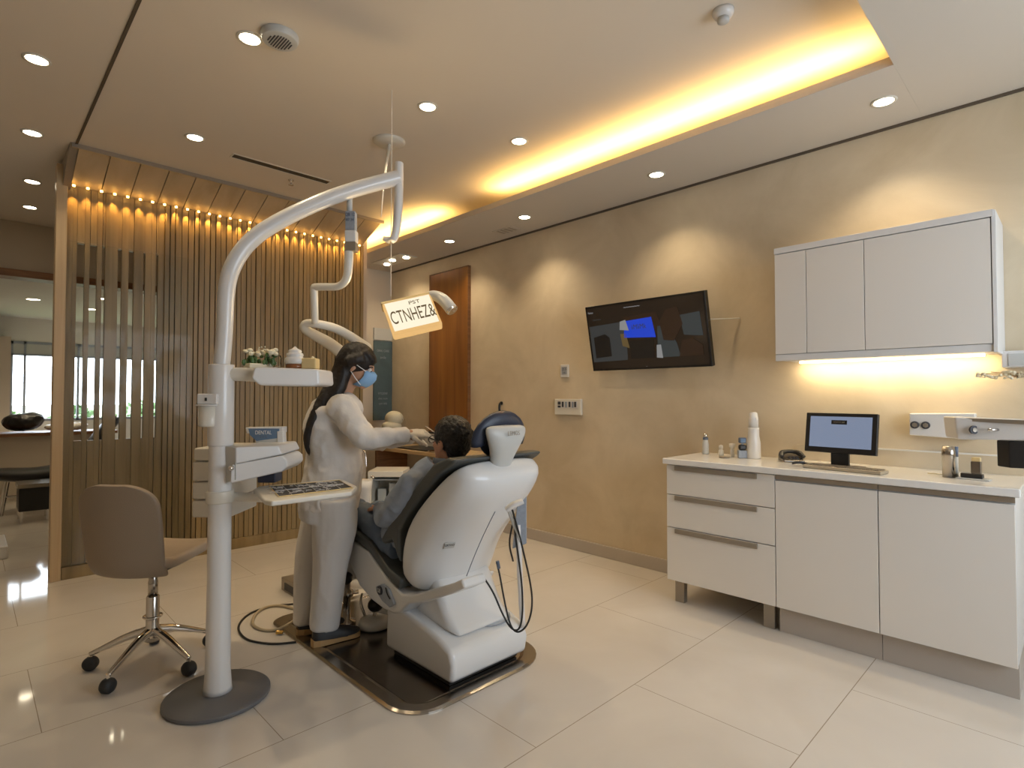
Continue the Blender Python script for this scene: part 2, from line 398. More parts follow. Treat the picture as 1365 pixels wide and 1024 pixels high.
# slatted partition
part = thing('slatted_partition', (1.67, PY, 0), 'floor-to-ceiling wooden slatted partition with amber spots along its top', 'partition')
gaps = [(aty(a, 500, PY).x, aty(b, 500, PY).x) for a, b in ((99.5, 110), (117.5, 126.5), (134, 137.5), (154.5, 160), (169, 176), (188.5, 191.5), (206, 208.5))]
sl = MB(); x = .50
XR = 2.86; xb = aty(213, 500, PY).x
while x < xb:
    w = rnd(.028, .05); x1 = x+w
    nxt = [g for g in gaps if g[0] < x1 and g[1] > x]
    if nxt:
        g = nxt[0]
        if g[0]-x > .006: sl.box((x, PY-rnd(0, .012), .09), (g[0], PY+.03, HS-.001))
        sl.box((g[0]+.0005, PY-rnd(0, .012), .09), (g[1]-.0005, PY+.03, .98)); sl.box((g[0]+.0005, PY-rnd(0, .012), 2.42), (g[1]-.0005, PY+.03, HS-.001))
        x = g[1]
    else:
        sl.box((x, PY-rnd(0, .014), .09), (x1, PY+.03, HS-.001)); x = x1+.0006
while x < XR-.02:
    w = rnd(.026, .042); x1 = min(x+w, XR)
    sl.box((x, PY-rnd(.018, .03), .09), (x1, PY+.02, HS-.001)); x = x1+rnd(.004, .009)
sl.build('slat_panel', 'slat', part)
box((xb+.002, PY+.021, .02), (XR, PY+.034, HS-.001)).build('backing_board', 'slat2', part)
box((.50, PY-.03, 0), (XR, PY+.035, .088)).build('base_rail', 'slat', part, bevel=.004)
MB().box((.435, PY-.04, 0), (.498, PY+.06, HC-.04)).build('corner_post', 'frame_wood', part, bevel=.003)
gl = box((.505, PY-.045, .10), (1.30, PY-.037, 2.42)).build('glass_panel', 'glass', part)
ns = 29
for i in range(ns):
    x = .53+i*(XR-.06-.53)/(ns-1)
    s = MB().lathe([(.009, 0), (.009, .012)], (x, PY-.052, HS-.016), n=8).build('spot_light', 'led_amber', part)
    lamp('SPOT', 'spot_beam', (x, PY-.052, HS-.02), 4.5, (1, .52, .11), part, (0, .33, -1), spot_size=math.radians(48), spot_blend=1, shadow_soft_size=.004)

# ------------------------------------------------------------------ ceiling lights
def downlight(p, label, group, power=26, r=.045, size=112):
    t = thing('recessed_downlight', p, label, 'ceiling light', group)
    MB().lathe([(r+.014, 0), (r+.014, -.004), (r+.002, -.006), (r, -.002), (r, 0)], p, n=28).build('trim_ring', 'ivory', t, smooth=True)
    MB().lathe([(r-.001, -.001), (r-.001, -.004)], p, n=28).build('lens', 'lens', t)
    lamp('SPOT', 'downlight_beam', Vector(p)-Vector((0, 0, .012)), power, WARM, t, (0, 0, -1), spot_size=math.radians(size), spot_blend=.75, shadow_soft_size=.04)
for (u, v, lb) in ((333, 51, 'round ceiling downlight beside the grey ceiling speaker'), (260, 183, 'ceiling downlight between the dark corridor line and the slot diffuser'),
                   (570, 142, 'ceiling downlight above and right of the round ceiling mount'), (692, 188, 'ceiling downlight nearest the glowing cove strip')):
    downlight(atz(u, v, HC), lb, 'main ceiling downlights', 25)
for y, lb in ((.69, 'soffit downlight above the wall cabinet'), (2.02, 'soffit downlight right above the television'), (3.29, 'soffit downlight left of the television, beside the soffit vent'), (4.32, 'soffit downlight nearest the wooden door')):
    downlight((3.37, y, HS), lb, 'soffit downlights along the right wall', 24)
for (u, v, lb) in ((49, 79, 'nearest and largest corridor ceiling downlight'), (43, 177, 'second corridor ceiling downlight from the camera'),
                   (43, 242, 'third corridor ceiling downlight from the camera'), (40, 276, 'farthest corridor ceiling downlight before the header wall')):
    downlight(atz(u, v, HC), lb, 'corridor downlights', 15)
for (x, y, lb) in ((1.287, 7.78, 'far room downlight seen highest through the partition slats'), (1.278, 8.91, 'far room downlight seen in the middle through the partition slats'),
                   (1.277, 10.1, 'far room downlight seen lowest through the partition slats'), (.61, 9.6, 'far room downlight seen beyond the header above the black sofa')):
    downlight((x, y, 2.58), lb, 'far room downlights', 22, r=.07)
# triple spot near the back
ts = thing('triple_spot_fixture', (3.4, 5.35, HS), 'small ceiling fixture with three bright spots beyond the soffit', 'ceiling light')
box((3.27, 5.05, HS-.012), (3.50, 5.62, HS)).build('mounting_plate', 'ivory', ts, bevel=.003)
for (x, y) in ((3.40, 5.12), (3.36, 5.33), (3.42, 5.54)):
    MB().lathe([(.034, -.012), (.034, -.02)], (x, y, HS), n=20).build('lens', 'lens', ts)
lamp('SPOT', 'triple_beam', (3.4, 5.35, HS-.03), 20, WARM, ts, (0, 0, -1), spot_size=math.radians(130), spot_blend=.8, shadow_soft_size=.06)
# cove strip: three lengths with dimmer gaps
for (y0, y1, pw) in ((.66, 3.32, 17), (4.05, 5.85, 13)):
    t = thing('led_strip', (3.09, y0, HS+.022), 'amber light strip hidden behind the cove lip, %s length' % ('near' if y0 < 2 else 'far'), 'light strip')
    box((3.075, y0, HS+.0225), (3.10, y1, HS+.028)).build('strip_body', 'strip', t)
    lamp('AREA', 'cove_light', (3.088, (y0+y1)/2, HS+.033), pw, (1, .60, .18), t, (-.25, 0, 1), shape='RECTANGLE', size=y1-y0, size_y=.03).rotation_euler = strip_rot((-.2, 0, 1))
# fixtures on the ceiling
p = atz(373, 47, HC)
sp = thing('ceiling_speaker', p, 'round grey ceiling speaker with a slotted grille beside a downlight', 'speaker')
MB().lathe([(.085, 0), (.085, -.012), (.078, -.03), (.066, -.034), (0, -.034)], p, n=36).build('housing', 'grey_shell', sp, smooth=True, bevel=.002)
g = MB()
for i in range(9):
    xx = -.048+i*.012; h = math.sqrt(max(0, .052**2-xx**2)); g.box((p.x+xx-.0025, p.y-h, p.z-.0365), (p.x+xx+.0025, p.y+h, p.z-.034))
g.build('grille', 'label_ink', sp)
p = atz(964, 14, HC)
sd = thing('smoke_detector', p, 'small white smoke detector at the top of the picture', 'smoke detector')
MB().lathe([(.045, 0), (.045, -.015), (.036, -.03), (.024, -.034)], p, n=28).build('base', 'white', sd, smooth=True)
MB().lathe([(.024, -.034), (.026, -.05), (.018, -.056), (.001, -.057)], p, n=20).build('sensor_cage', 'grey_shell', sd, smooth=True)
p0 = atz(306, 211, HC); p1 = atz(443, 240, HC); yy = (p0.y+p1.y)/2
sd = thing('slot_diffuser', ((p0.x+p1.x)/2, yy, HC), 'long dark linear slot air diffuser in the ceiling', 'air vent')
f_ = MB()
f_.box((p0.x-.01, yy-.042, HC-.004), (p1.x+.01, yy-.032, HC)); f_.box((p0.x-.01, yy+.032, HC-.004), (p1.x+.01, yy+.042, HC))
f_.box((p0.x-.01, yy-.032, HC-.004), (p0.x, yy+.032, HC)); f_.box((p1.x, yy-.032, HC-.004), (p1.x+.01, yy+.032, HC))
f_.build('frame', 'ivory', sd); box((p0.x, yy-.032, HC-.002), (p1.x, yy+.032, HC)).build('slot', 'dark', sd)
p = atz(388, 240, HC)
tag(MB().lathe([(.022, 0), (.022, -.006), (.008, -.01), (.006, -.035), (.02, -.038), (.02, -.042), (.001, -.043)], p, n=16).build('fire_sprinkler', 'chrome', smooth=True), 'small chrome fire sprinkler beside the dark slot diffuser', 'sprinkler')
p = atz(675, 307, HS)
sv = thing('soffit_vent', p, 'small square access vent in the soffit above the door side', 'air vent')
box((p.x-.07, p.y-.12, HS-.004), (p.x+.07, p.y+.12, HS)).build('frame', 'soffit', sv)
g = MB()
for i in range(4): g.box((p.x-.05, p.y-.09+i*.05, HS-.006), (p.x+.05, p.y-.065+i*.05, HS-.004))
g.build('louvre', 'taupe', sv)

# ------------------------------------------------------------------ base cabinets and worktop
CX = 3.20; Y0 = .205; Y1 = 1.86; ZB = .145; ZT = .872
YD = 1.193; YM = .706
cb = thing('drawer_cabinet', (3.45, (YD+Y1)/2, 0), 'white lacquered three-drawer base cabinet on metal legs', 'cabinet')
box((CX+.02, YD+.001, ZB+.01), (WX-.001, Y1-.002, ZT)).build('body', 'lac_side', cb)
zs = [(.685, .866), (.478, .680), (ZB, .473)]
for z0, z1 in zs:
    d = box((CX, YD+.002, z0), (CX+.019, Y1-.002, z1)).build('drawer', 'lac', cb, bevel=.0015)
    h = box((CX-.010, 1.29, z1-.030), (CX+.004, 1.80, z1-.002)).build('handle', 'taupe', d, bevel=.001)
    h.parent = d; h.matrix_parent_inverse = Matrix.Translation(-cb.location)
    h.matrix_parent_inverse = d.matrix_world.inverted() if False else Matrix.Identity(4)
for y in (1.80, 1.25):
    box((CX+.05, y-.03, 0), (CX+.09, y+.03, ZB+.01)).build('leg', 'taupe', cb)
for k, (a, b, lb) in enumerate(((YM+.001, YD-.001, 'white handleless base cabinet between the drawers and the end cabinet'), (Y0, YM-.001, 'white handleless end base cabinet nearest the camera'))):
    c = thing('base_cabinet', (3.45, (a+b)/2, 0), lb, 'cabinet', 'handleless base cabinets')
    box((CX+.02, a, ZB+.01), (WX-.001, b, ZT)).build('body', 'lac_side', c)
    box((CX, a+.001, ZB), (CX+.019, b-.001, .838)).build('door', 'lac', c, bevel=.0015)
    box((CX+.004, a, .845), (CX+.021, b, .868)).build('grip_channel', 'taupe', c)
    box((CX+.05, a+(0.0 if k else .03*0), 0), (WX-.02, b, ZB+.009)).build('plinth', 'toe', c)
wt = box((CX-.025, Y0-.02, ZT+.001), (WX-.001, Y1+.015, .91)).build('worktop', 'quartz', bevel=.006)
tag(wt, 'long white quartz worktop over the base cabinets', 'worktop')
struct('trim_11', box((WX-.01, Y0-.1, .9101), (WX+.001, 1.25, 1.0)), 'plaster')
struct('trim_12', box((WX-.014, Y0-.1, 1.0), (WX+.001, .85, 1.008)), 'white_wall')
# wall cabinet
UX = 3.38; UY0 = .275; UY1 = 1.25; UZ0 = 1.515; UZ1 = 2.165
uc = thing('wall_cabinet', (3.55, .76, UZ0), 'white three-door wall cabinet with a lit underside above the monitor', 'cabinet')
b_ = MB(); b_.box((UX+.02, UY0, UZ0), (WX-.001, UY1, UZ1)); b_.box((UX-.004, UY0-.004, UZ1-.03), (WX-.001, UY1, UZ1+.004)); b_.box((UX-.002, UY0-.012, UZ0-.01), (WX-.001, UY0+.004, UZ1))
b_.box((UX+.006, UY0, UZ0-.006), (UX+.02, UY1, UZ0+.03))
b_.build('body', 'lac_side', uc, bevel=.0015)
for a, b in ((UY0+.008, .7915), (.7945, 1.0765), (1.0795, UY1-.002)):
    box((UX, a, UZ0+.032), (UX+.019, b, UZ1-.034)).build('door', 'lac', uc, bevel=.0015)
box((WX-.09, UY0+.06, UZ0-.012), (WX-.06, UY1-.05, UZ0-.0005)).build('under_light', 'cab_strip', uc)
lamp('AREA', 'under_cabinet_light', (WX-.075, .76, UZ0-.016), 2.8, (1, .80, .48), uc, (.5, 0, -1), shape='RECTANGLE', size=.9, size_y=.03).rotation_euler = strip_rot((.5, 0, -1))

# things on the worktop
def on(u, x): q = atx(u, 530, x); q.z = .9105; return q
def bottle(name, p, prof, m, label, cat='bottle', cap=None, capm='white'):
    t = thing(name, p, label, cat)
    MB().lathe(prof, p, n=24).build('body', m, t, smooth=True)
    if cap: MB().lathe(cap, p, n=24).build('cap', capm, t, smooth=True)
    return t
p = on(1004, 3.56)
t = thing('squeeze_bottle', p, 'tall white two-step plastic bottle, tallest on the worktop', 'bottle')
MB().lathe([(.001, 0), (.040, 0), (.042, .01), (.041, .10), (.034, .14), (.033, .185), (.034, .195), (.001, .197)], p, n=28).build('body', 'white', t, smooth=True)
MB().lathe([(.030, .197), (.029, .25), (.024, .285), (.015, .292), (.001, .292)], p, n=28).build('cap', 'white', t, smooth=True)
MB().prism([p+Vector((-.022, -.022, .265)), p+Vector((-.022, -.028, .24)), p+Vector((-.012, -.03, .26))], (.01, .006, 0)).build('nozzle', 'white', t)
p = on(940, 3.60)
t = thing('pump_bottle', p, 'slim clear bottle with a dark cap at the left end of the worktop', 'bottle')
MB().lathe([(.001, 0), (.020, 0), (.022, .01), (.021, .07), (.017, .095), (.001, .097)], p, n=20).build('body', 'grey_shell', t, smooth=True)
MB().lathe([(.018, .097), (.018, .112), (.001, .112)], p, n=20).build('collar', 'mirror_blue', t)
MB().lathe([(.014, .112), (.013, .138), (.001, .14)], p, n=20).build('cap', 'chrome', t, smooth=True)
p = on(960.5, 3.58); bottle('ivory_bottle', p, [(.001, 0), (.017, 0), (.018, .01), (.016, .035), (.010, .042), (.001, .042)], 'ivory', 'smallest ivory bottle with a round lid on the worktop', cap=[(.010, .042), (.014, .05), (.013, .066), (.001, .072)], capm='ivory')
p = on(975.5, 3.56); bottle('ivory_dispenser', p, [(.001, 0), (.012, 0), (.013, .04), (.010, .05), (.001, .05)], 'white', 'ivory cone-topped dispenser between the small bottle and the grey stack', cap=[(.010, .05), (.019, .065), (.020, .085), (.001, .088)], capm='ivory')
p = on(989, 3.53)
t = thing('instrument_stack', p, 'grey stack of small instruments with a blue screen beside the tall white bottle', 'device')
X_ = Vector((.62, -.78, 0)); Y_ = Vector((.78, .62, 0))
def ob(o, w, d, h, z0): # oriented box facing the room
    m = Matrix(((X_.x, Y_.x, 0, o.x), (X_.y, Y_.y, 0, o.y), (0, 0, 1, o.z+z0), (0, 0, 0, 1)))
    return MB().box((-w/2, -d/2, 0), (w/2, d/2, h), m)
ob(p, .056, .04, .05, 0).build('lower_box', 'label_grey', t, bevel=.005)
ob(p, .046, .034, .035, .051).build('middle_box', 'black_plastic', t, bevel=.01)
ob(p, .044, .030, .036, .094).build('display_head', 'mirror_blue', t, bevel=.006)
ob(p-Y_*.016, .028, .004, .022, .10).build('display', 'bluebottle', t)
ob(p, .012, .012, .012, .084).build('neck', 'label_grey', t)
p = on(967, 3.49)
tag(MB().lathe([(.001, 0), (.03, 0), (.036, .006), (.033, .006), (.028, .003), (.001, .003)], p+Vector((-.02, 0, 0)), n=24).build('small_dish', 'taupe', smooth=True), 'small dark shallow dish in front of the small bottles', 'dish')
# phone
p = on(1054, 3.55)
t = thing('desk_phone', p, 'silver and black desk phone left of the monitor', 'phone')
m = Matrix(((X_.x, Y_.x, 0, p.x), (X_.y, Y_.y, 0, p.y), (0, 0, 1, p.z), (0, 0, 0, 1)))
MB().prism([m@Vector(q) for q in ((-.06, -.05, 0), (-.06, -.05, .012), (-.06, .05, .045), (-.06, .05, 0))], X_*.12).build('base', 'ph', t, bevel=.006)
path_tube(MB(), [m@Vector(q) for q in ((-.065, -.03, .03), (-.058, -.0, .052), (-.03, .01, .06), (.02, .01, .06), (.048, 0, .05), (.06, -.03, .03))], [.012, .016, .012, .012, .016, .012]).build('handset', 'black_plastic', t, smooth=True)
k = MB()
for i in range(3):
    for j in range(3): k.box((-.02+i*.02, -.035+j*.014, .018+j*.005), (-.006+i*.02, -.027+j*.014, .022+j*.005), m)
k.build('keypad', 'label_ink', t)
# monitor with keyboard
mp = on(1122, 3.45); mr = (atz(1173, 611, .91)-atz(1072, 603, .91)); 
a = pt(1072, 598, 3.21); b_ = pt(1168, 610, 2.92)
a.z = b_.z = .985; rr = (b_-a); rr.normalize(); nn = rr.cross(Z)     # normal towards the viewer side
t = thing('monitor', on(1122, 3.45), 'small black flat-screen monitor with a lit blue-grey desktop on the worktop', 'monitor')
nn = Vector((rr.y, -rr.x, 0))
if nn.dot(F) > 0: nn = -nn
upv = (Z-nn*.16).normalized()
cen = (a+b_)/2+Z*.005
def mbx(o, r, u, n, lo, hi):
    mm = Matrix(((r.x, u.x, n.x, o.x), (r.y, u.y, n.y, o.y), (r.z, u.z, n.z, o.z), (0, 0, 0, 1)))
    return MB().box(lo, hi, mm)
W2 = (b_-a).length/2; HM = .222
n2 = rr.cross(upv)
if n2.dot(F) > 0: n2 = -n2
mbx(cen, rr, upv, n2, (-W2, 0, -.025), (W2, HM, 0)).build('screen_housing', 'black_plastic', t, bevel=.004)
scn = mbx(cen, rr, upv, n2, (-W2+.025, .03, 0), (W2-.025, HM-.02, .001)).build('display', 'pc_screen', t)
mbx(cen, rr, upv, n2, (-.045, HM-.063, .001), (.035, HM-.040, .002)).build('window_bar', 'black_plastic', t)
text('MONITOR BAR', .011, cen+upv*(HM-.0515)+n2*.003-rr*.005, rr, upv, 'kb', 'screen_text', t, .0003, .8)
mbx(cen, rr, Z, nn, (-.045, -.072, -.03), (.045, .02, -.012)).build('stand_neck', 'black_plastic', t)
mbx(cen, rr, Z, nn, (-.10, -.079, -.10), (.10, -.071, .03)).build('stand_foot', 'black_plastic', t, bevel=.003)
kbp = on(1124, 3.32)
t = thing('keyboard', kbp, 'champagne-coloured keyboard with many keys in front of the monitor', 'keyboard')
kc = Vector((kbp.x, kbp.y, .9105))
mbx(kc, rr, Z, nn, (-.19, 0, -.05), (.19, .018, .055)).build('body', 'kb', t, bevel=.005)
kk = MB()
mm = Matrix(((rr.x, nn.x, 0, kc.x), (rr.y, nn.y, 0, kc.y), (0, 0, 1, kc.z), (0, 0, 0, 1)))
for i in range(18):
    for j in range(4): kk.box((-.18+i*.02, -.04+j*.022, .018), (-.164+i*.02, -.022+j*.022, .022), mm)
kk.build('keys', 'taupe', t)
p = on(1064, 3.38)
tag(MB().tube(arc_smooth([p+Vector((-.02, .03, .012)), p+Vector((0, 0, .02)), p+Vector((.015, -.02, .012)), p+Vector((.02, -.045, .008))]), [.006]*2+[.009]*8+[.005]*3 if False else .008).build('key_fob', 'black_plastic', smooth=True), 'small black key fob left of the keyboard', 'key fob')
# wall-mounted instrument bar and its arm at the right
t = thing('instrument_rail', Vector((WX-.03, .35, 1.1)), 'white wall-mounted instrument rail with round sockets at the right edge', 'medical device')
q = [atx(1212, 551, WX-.07), atx(1300, 551, WX-.07), atx(1300, 587, WX-.07), atx(1212, 580, WX-.07)]
MB().prism(q, (.069, 0, 0)).build('socket_panel', 'white', t, bevel=.006)
q = [pt(1272, 556, 2.45), pt(1380, 560, 2.25), pt(1380, 588, 2.25), pt(1276, 586, 2.45)]
MB().prism(q, Vector((.14, .06, 0))).build('front_arm', 'white', t, bevel=.008)
q = [pt(1280, 557, 2.44), pt(1380, 561, 2.24), pt(1380, 567, 2.24), pt(1280, 561, 2.44)]
MB().prism(q, Vector((-.004, -.004, 0))).build('tool_slot', 'taupe', t)
for (u, v) in ((1219.5, 566.5), (1234, 567)):
    c = atx(u, v, WX-.071); MB().lathe([(.020, 0), (.020, .006), (.012, .007), (.001, .004)], c, axis=(-1, 0, 0), n=24).build('socket', 'label_ink', t)
    MB().lathe([(.013, .0065), (.013, .0085), (.001, .0085)], c, axis=(-1, 0, 0), n=6).build('socket_core', 'taupe', t)
c = pt(1297, 573, 2.40); MB().lathe([(.018, 0), (.018, .008), (.001, .008)], c, axis=-F, n=24).build('dial', 'label_ink', t)
MB().lathe([(.010, .008), (.010, .011), (.001, .011)], c, axis=-F, n=6).build('dial_core', 'taupe', t)
c = pt(1327, 573, 2.34); MB().tube([c-R*.03, c+R*.012], .006).build('chrome_lever', 'chrome', t, smooth=True)
q = [pt(1345, 588, 2.32), pt(1385, 589, 2.26), pt(1385, 626, 2.26), pt(1346, 624, 2.32)]
MB().prism(q, F*.06).build('black_box', 'black_plastic', t, bevel=.004)
p = on(1263, 3.40); p.z = .9105
t = thing('chrome_tumbler', p, 'upright chrome cylinder dispenser at the right end of the worktop', 'dispenser')
MB().lathe([(.001, 0), (.026, 0), (.026, .10), (.028, .104), (.028, .118), (.024, .15), (.001, .152)], p, n=28).build('body', 'steel', t, smooth=True)
MB().lathe([(.010, .10), (.010, .148), (.001, .15)], p+R*.036, n=14).build('side_bottle', 'mirror_blue', t, smooth=True)
MB().lathe([(.009, 0), (.009, .10)], p+R*.036, n=14).build('side_tube', 'ivory', t, smooth=True)
p = on(1293, 3.40); p.z = .9105
t = thing('black_stapler', p, 'black stapler-like tool on a clear tray beside the chrome cylinder', 'tool')
mm = Matrix(((rr.x, nn.x, 0, p.x), (rr.y, nn.y, 0, p.y), (0, 0, 1, p.z), (0, 0, 0, 1)))
MB().box((-.055, -.03, 0), (.07, .03, .006), mm).build('clear_tray', 'grey_shell', t, bevel=.003)
MB().box((-.04, -.014, .0062), (.045, .014, .028), mm).build('base', 'black_plastic', t, bevel=.005)
MB().box((.0, -.012, .028), (.038, .012, .085), mm).build('upright', 'steel_dark', t, bevel=.003)
MB().box((.002, -.010, .085), (.036, .010, .105), mm).build('cap', 'yellow', t, bevel=.004)
p = on(1235, 3.50)
tag(MB().tube([p, p+rr*.09+Z*.004], [.004, .002]).build('wooden_stick', 'petal', smooth=True), 'thin pale spatula lying left of the chrome cylinder', 'spatula')
# shelf thing at the right edge: small box and dried flowers
c = atx(1352, 480, WX-.12)
t = thing('wall_dispenser', c, 'small white wall box cut off by the right edge under the cabinet', 'dispenser')
MB().box((WX-.13, c.y-.10, c.z-.035), (WX-.001, c.y+.045, c.z+.045)).build('body', 'white', t, bevel=.004)
MB().box((WX-.134, c.y-.09, c.z-.028), (WX-.13, c.y+.02, c.z+.03)).build('front_panel', 'mirror_blue' if False else 'grey_shell', t)
c = atx(1345, 500, WX-.13)
t = thing('dried_flower_spray', c, 'cream dried flower spray under the small wall box at the right edge', 'dried flowers')
fl = MB()
for i in range(60):
    a = rnd(-.10, .12); q = c+Vector((rnd(-.04, .04), a, rnd(-.018, .018)*(1-abs(a)*5 if abs(a) < .12 else .4)))
    fl.ball(q, (rnd(.006, .012), rnd(.006, .012), rnd(.004, .009)), 6, 4)
fl.build('blossoms', 'petal', t)
st = MB()
for i in range(16):
    a = rnd(-.08, .1); st.tube([c+Vector((.03, -.05, 0)), c+Vector((rnd(-.045, .03), a, rnd(-.02, .02)))], .0022, 5)
st.build('stems', 'dark_wood', t)
MB().tube([c+Vector((.13, -.04, .004)), c+Vector((.02, -.04, 0))], .008).build('holder', 'ivory', t)

# ------------------------------------------------------------------ television and wall items
tb = [Vector((3.62, 2.757, 1.506)), Vector((3.62, 1.750, 1.506)), Vector((3.513, 1.750, 2.012)), Vector((3.513, 2.757, 2.012))]
t = thing('television', Vector((WX, 2.25, 1.5)), 'wide black wall television tilted downwards showing a dim video', 'television')
tr = Vector((0, -1, 0)); tu = (tb[3]-tb[0]).normalized(); tn = tr.cross(tu)
if tn.x > 0: tn = -tn
to = tb[0]; TW = 1.007; TH = (tb[3]-tb[0]).length
def tvb(x0, y0, x1, y1, z0, z1): return mbx(to, tr, tu, tn, (x0*TW, y0*TH, z0), (x1*TW, y1*TH, z1))
tvb(0, 0, 1, 1, -.045, 0).build('housing', 'bezel', t, bevel=.004)
tvb(.015, .03, .985, .97, 0, .001).build('screen', 'screen_off', t)
scr = thing('x', (0, 0, 0), None, None); bpy.data.objects.remove(scr)
def tvp(pts, m, z=.0016):
    o = MB().prism([to+tr*(x*TW)+tu*(y*TH)+tn*z for x, y in pts], tn*.0004).build('picture_area', m, t); return o
tvp([(.02, .14), (.34, .15), (.36, .72), (.02, .69)], 'tv_grey')
tvp([(.36, .62), (.34, .78), (.62, .80), (.66, .55)], 'tv_brown', .0012)
tvp([(.05, .2), (.20, .22), (.20, .50), (.16, .56), (.05, .52)], 'tv_dark', .0022)
tvp([(.33, .48), (.35, .72), (.58, .74), (.60, .45)], 'tv_blue', .0028)
tvp([(.30, .60), (.31, .72), (.36, .74), (.38, .58)], 'tv_white', .0032)
tvp([(.31, .36), (.30, .54), (.35, .54), (.37, .32)], 'tv_gold', .0028)
tvp([(.37, .16), (.38, .42), (.58, .42), (.57, .16)], 'tv_dark', .0026)
tvp([(.60, .16), (.62, .60), (.70, .62), (.76, .34), (.78, .16)], 'tv_slate', .0026)
tvp([(.66, .40), (.64, .66), (.70, .82), (.79, .84), (.82, .60), (.74, .38)], 'tv_brown', .0034)
tvp([(.82, .45), (.80, .72), (.95, .74), (.96, .42)], 'tv_slate', .0022)
tvp([(.77, .16), (.80, .38), (.88, .40), (.95, .30), (.95, .16)], 'tv_brown', .0038)
tvp([(.59, .16), (.60, .34), (.635, .34), (.64, .15)], 'tv_white', .0036)
text('Monitor', .022, to+tr*.05+tu*TH*.90+tn*.003, tr, tu, 'tv_white', 'screen_text', t, .0004, .7)
text('oparemente', .020, to+tr*.10+tu*TH*.79+tn*.003, tr, tu, 'tv_grey', 'screen_text', t, .0004, .8)
text('~~~~~~', .05, to+tr*.43+tu*TH*.92+tn*.003, tr, tu, 'tv_white', 'screen_text', t, .0008, .8)
text('- - - -', .026, to+tr*.84+tu*TH*.90+tn*.003, tr, tu, 'tv_grey', 'screen_text', t, .0004, 1)
text('iiMliMk', .052, to+tr*.47+tu*TH*.62+tn*.0042, tr, tu, 'tv_slate', 'screen_text', t, .0004, .85)
text('--', .03, to+tr*.5+tu*TH*.045+tn*.0015, tr, tu, 'tv_white', 'brand_mark', t, .0004, .6)
bk = MB(); bk.box((3.60, 2.13, 1.68), (WX-.001, 2.37, 1.86)); bk.build('wall_bracket', 'black_plastic', t)
bk = MB(); path_tube(bk, [(3.62, 1.77, 1.83), (3.69, 1.66, 1.83), (3.715, 1.6, 1.83)], .004, 1, 8); bk.build('side_wire', 'ivory', t, smooth=True)
c = atx(752.5, 494.5, WX-.012)
t = thing('thermostat', c, 'small white thermostat with a grey display on the wall left of the television', 'thermostat')
box((WX-.014, c.y-.045, c.z-.055), (WX-.001, c.y+.045, c.z+.055)).build('housing', 'white', t, bevel=.004)
box((WX-.016, c.y-.030, c.z-.030), (WX-.014, c.y+.030, c.z+.035)).build('display', 'label_grey', t)
text('25.5', .028, (WX-.0165, c.y, c.z+.014), (0, -1, 0), Z, 'label_ink', 'display_text', t, .0004)
text('on', .022, (WX-.0165, c.y, c.z-.016), (0, -1, 0), Z, 'label_ink', 'display_text', t, .0004)
c = atx(758, 542.5, WX-.012)
t = thing('switch_panel', c, 'wide cream wall panel with a row of small switches under the thermostat', 'switch panel')
box((WX-.030, c.y-.145, c.z-.068), (WX-.001, c.y+.145, c.z+.068)).build('housing', 'ivory', t, bevel=.005)
box((WX-.032, c.y-.11, c.z-.008), (WX-.030, c.y+.11, c.z+.048)).build('switch_row', 'white', t)
for i, x in enumerate((.088, .088, .048, .012, -.028, -.062, -.090)):
    z0, z1 = ((c.z+.018, c.z+.046) if i == 0 else (c.z-.006, c.z+.012)) if i < 2 else (c.z-.002-.004*(i % 2), c.z+.045)
    w = .016 if i < 2 else .010
    box((WX-.036, c.y+x-w, z0), (WX-.032, c.y+x+w, z1)).build('rocker_switch', 'label_ink' if i < 2 or i % 2 == 0 else 'label_grey', t, bevel=.001)
c = atx(667, 541, WX-.02)
t = thing('wall_hook', c, 'small dark hook with a hanging key on the bare wall right of the door', 'hook')
MB().lathe([(.016, 0), (.016, .012), (.001, .014)], c+Vector((.018, 0, .025)), axis=(-1, 0, 0), n=16).build('rosette', 'black_plastic', t)
MB().tube(arc_smooth([c+Vector((0, 0, .025)), c+Vector((-.012, 0, .01)), c+Vector((-.014, 0, -.04)), c+Vector((-.004, 0, -.05))]), .011, 8).build('hook_arm', 'black_plastic', t, smooth=True)
# back recess: poster
c0 = aty(497.5, 437, 5.92); c1 = aty(521, 437, 5.92); zt = c0.z; zm = aty(510, 455, 5.92).z; zb = aty(510, 560, 5.92).z
t = thing('blue_poster', Vector(((c0.x+c1.x)/2, 5.9, zb)), 'tall dark teal information poster on the back wall behind the woman', 'poster')
box((c0.x, 5.895, zb), (c1.x+.05, 5.919, zm)).build('board', 'teal', t)
box((c0.x, 5.897, zm+.01), (c1.x+.05, 5.919, zt)).build('header', 'grey_shell', t)
for i, (s, z, sz) in enumerate((('ORAL CARE', zm-.12, .04), ('smile', zm-.2, .05), ('HYGIENE', zb+.32, .04), ('clinic room', zb+.26, .035), ('open daily', zb+.2, .035))):
    text(s, sz, ((c0.x+c1.x)/2, 5.8945, z), (1, 0, 0), Z, 'label_grey', 'poster_text', t, .0005, .8)

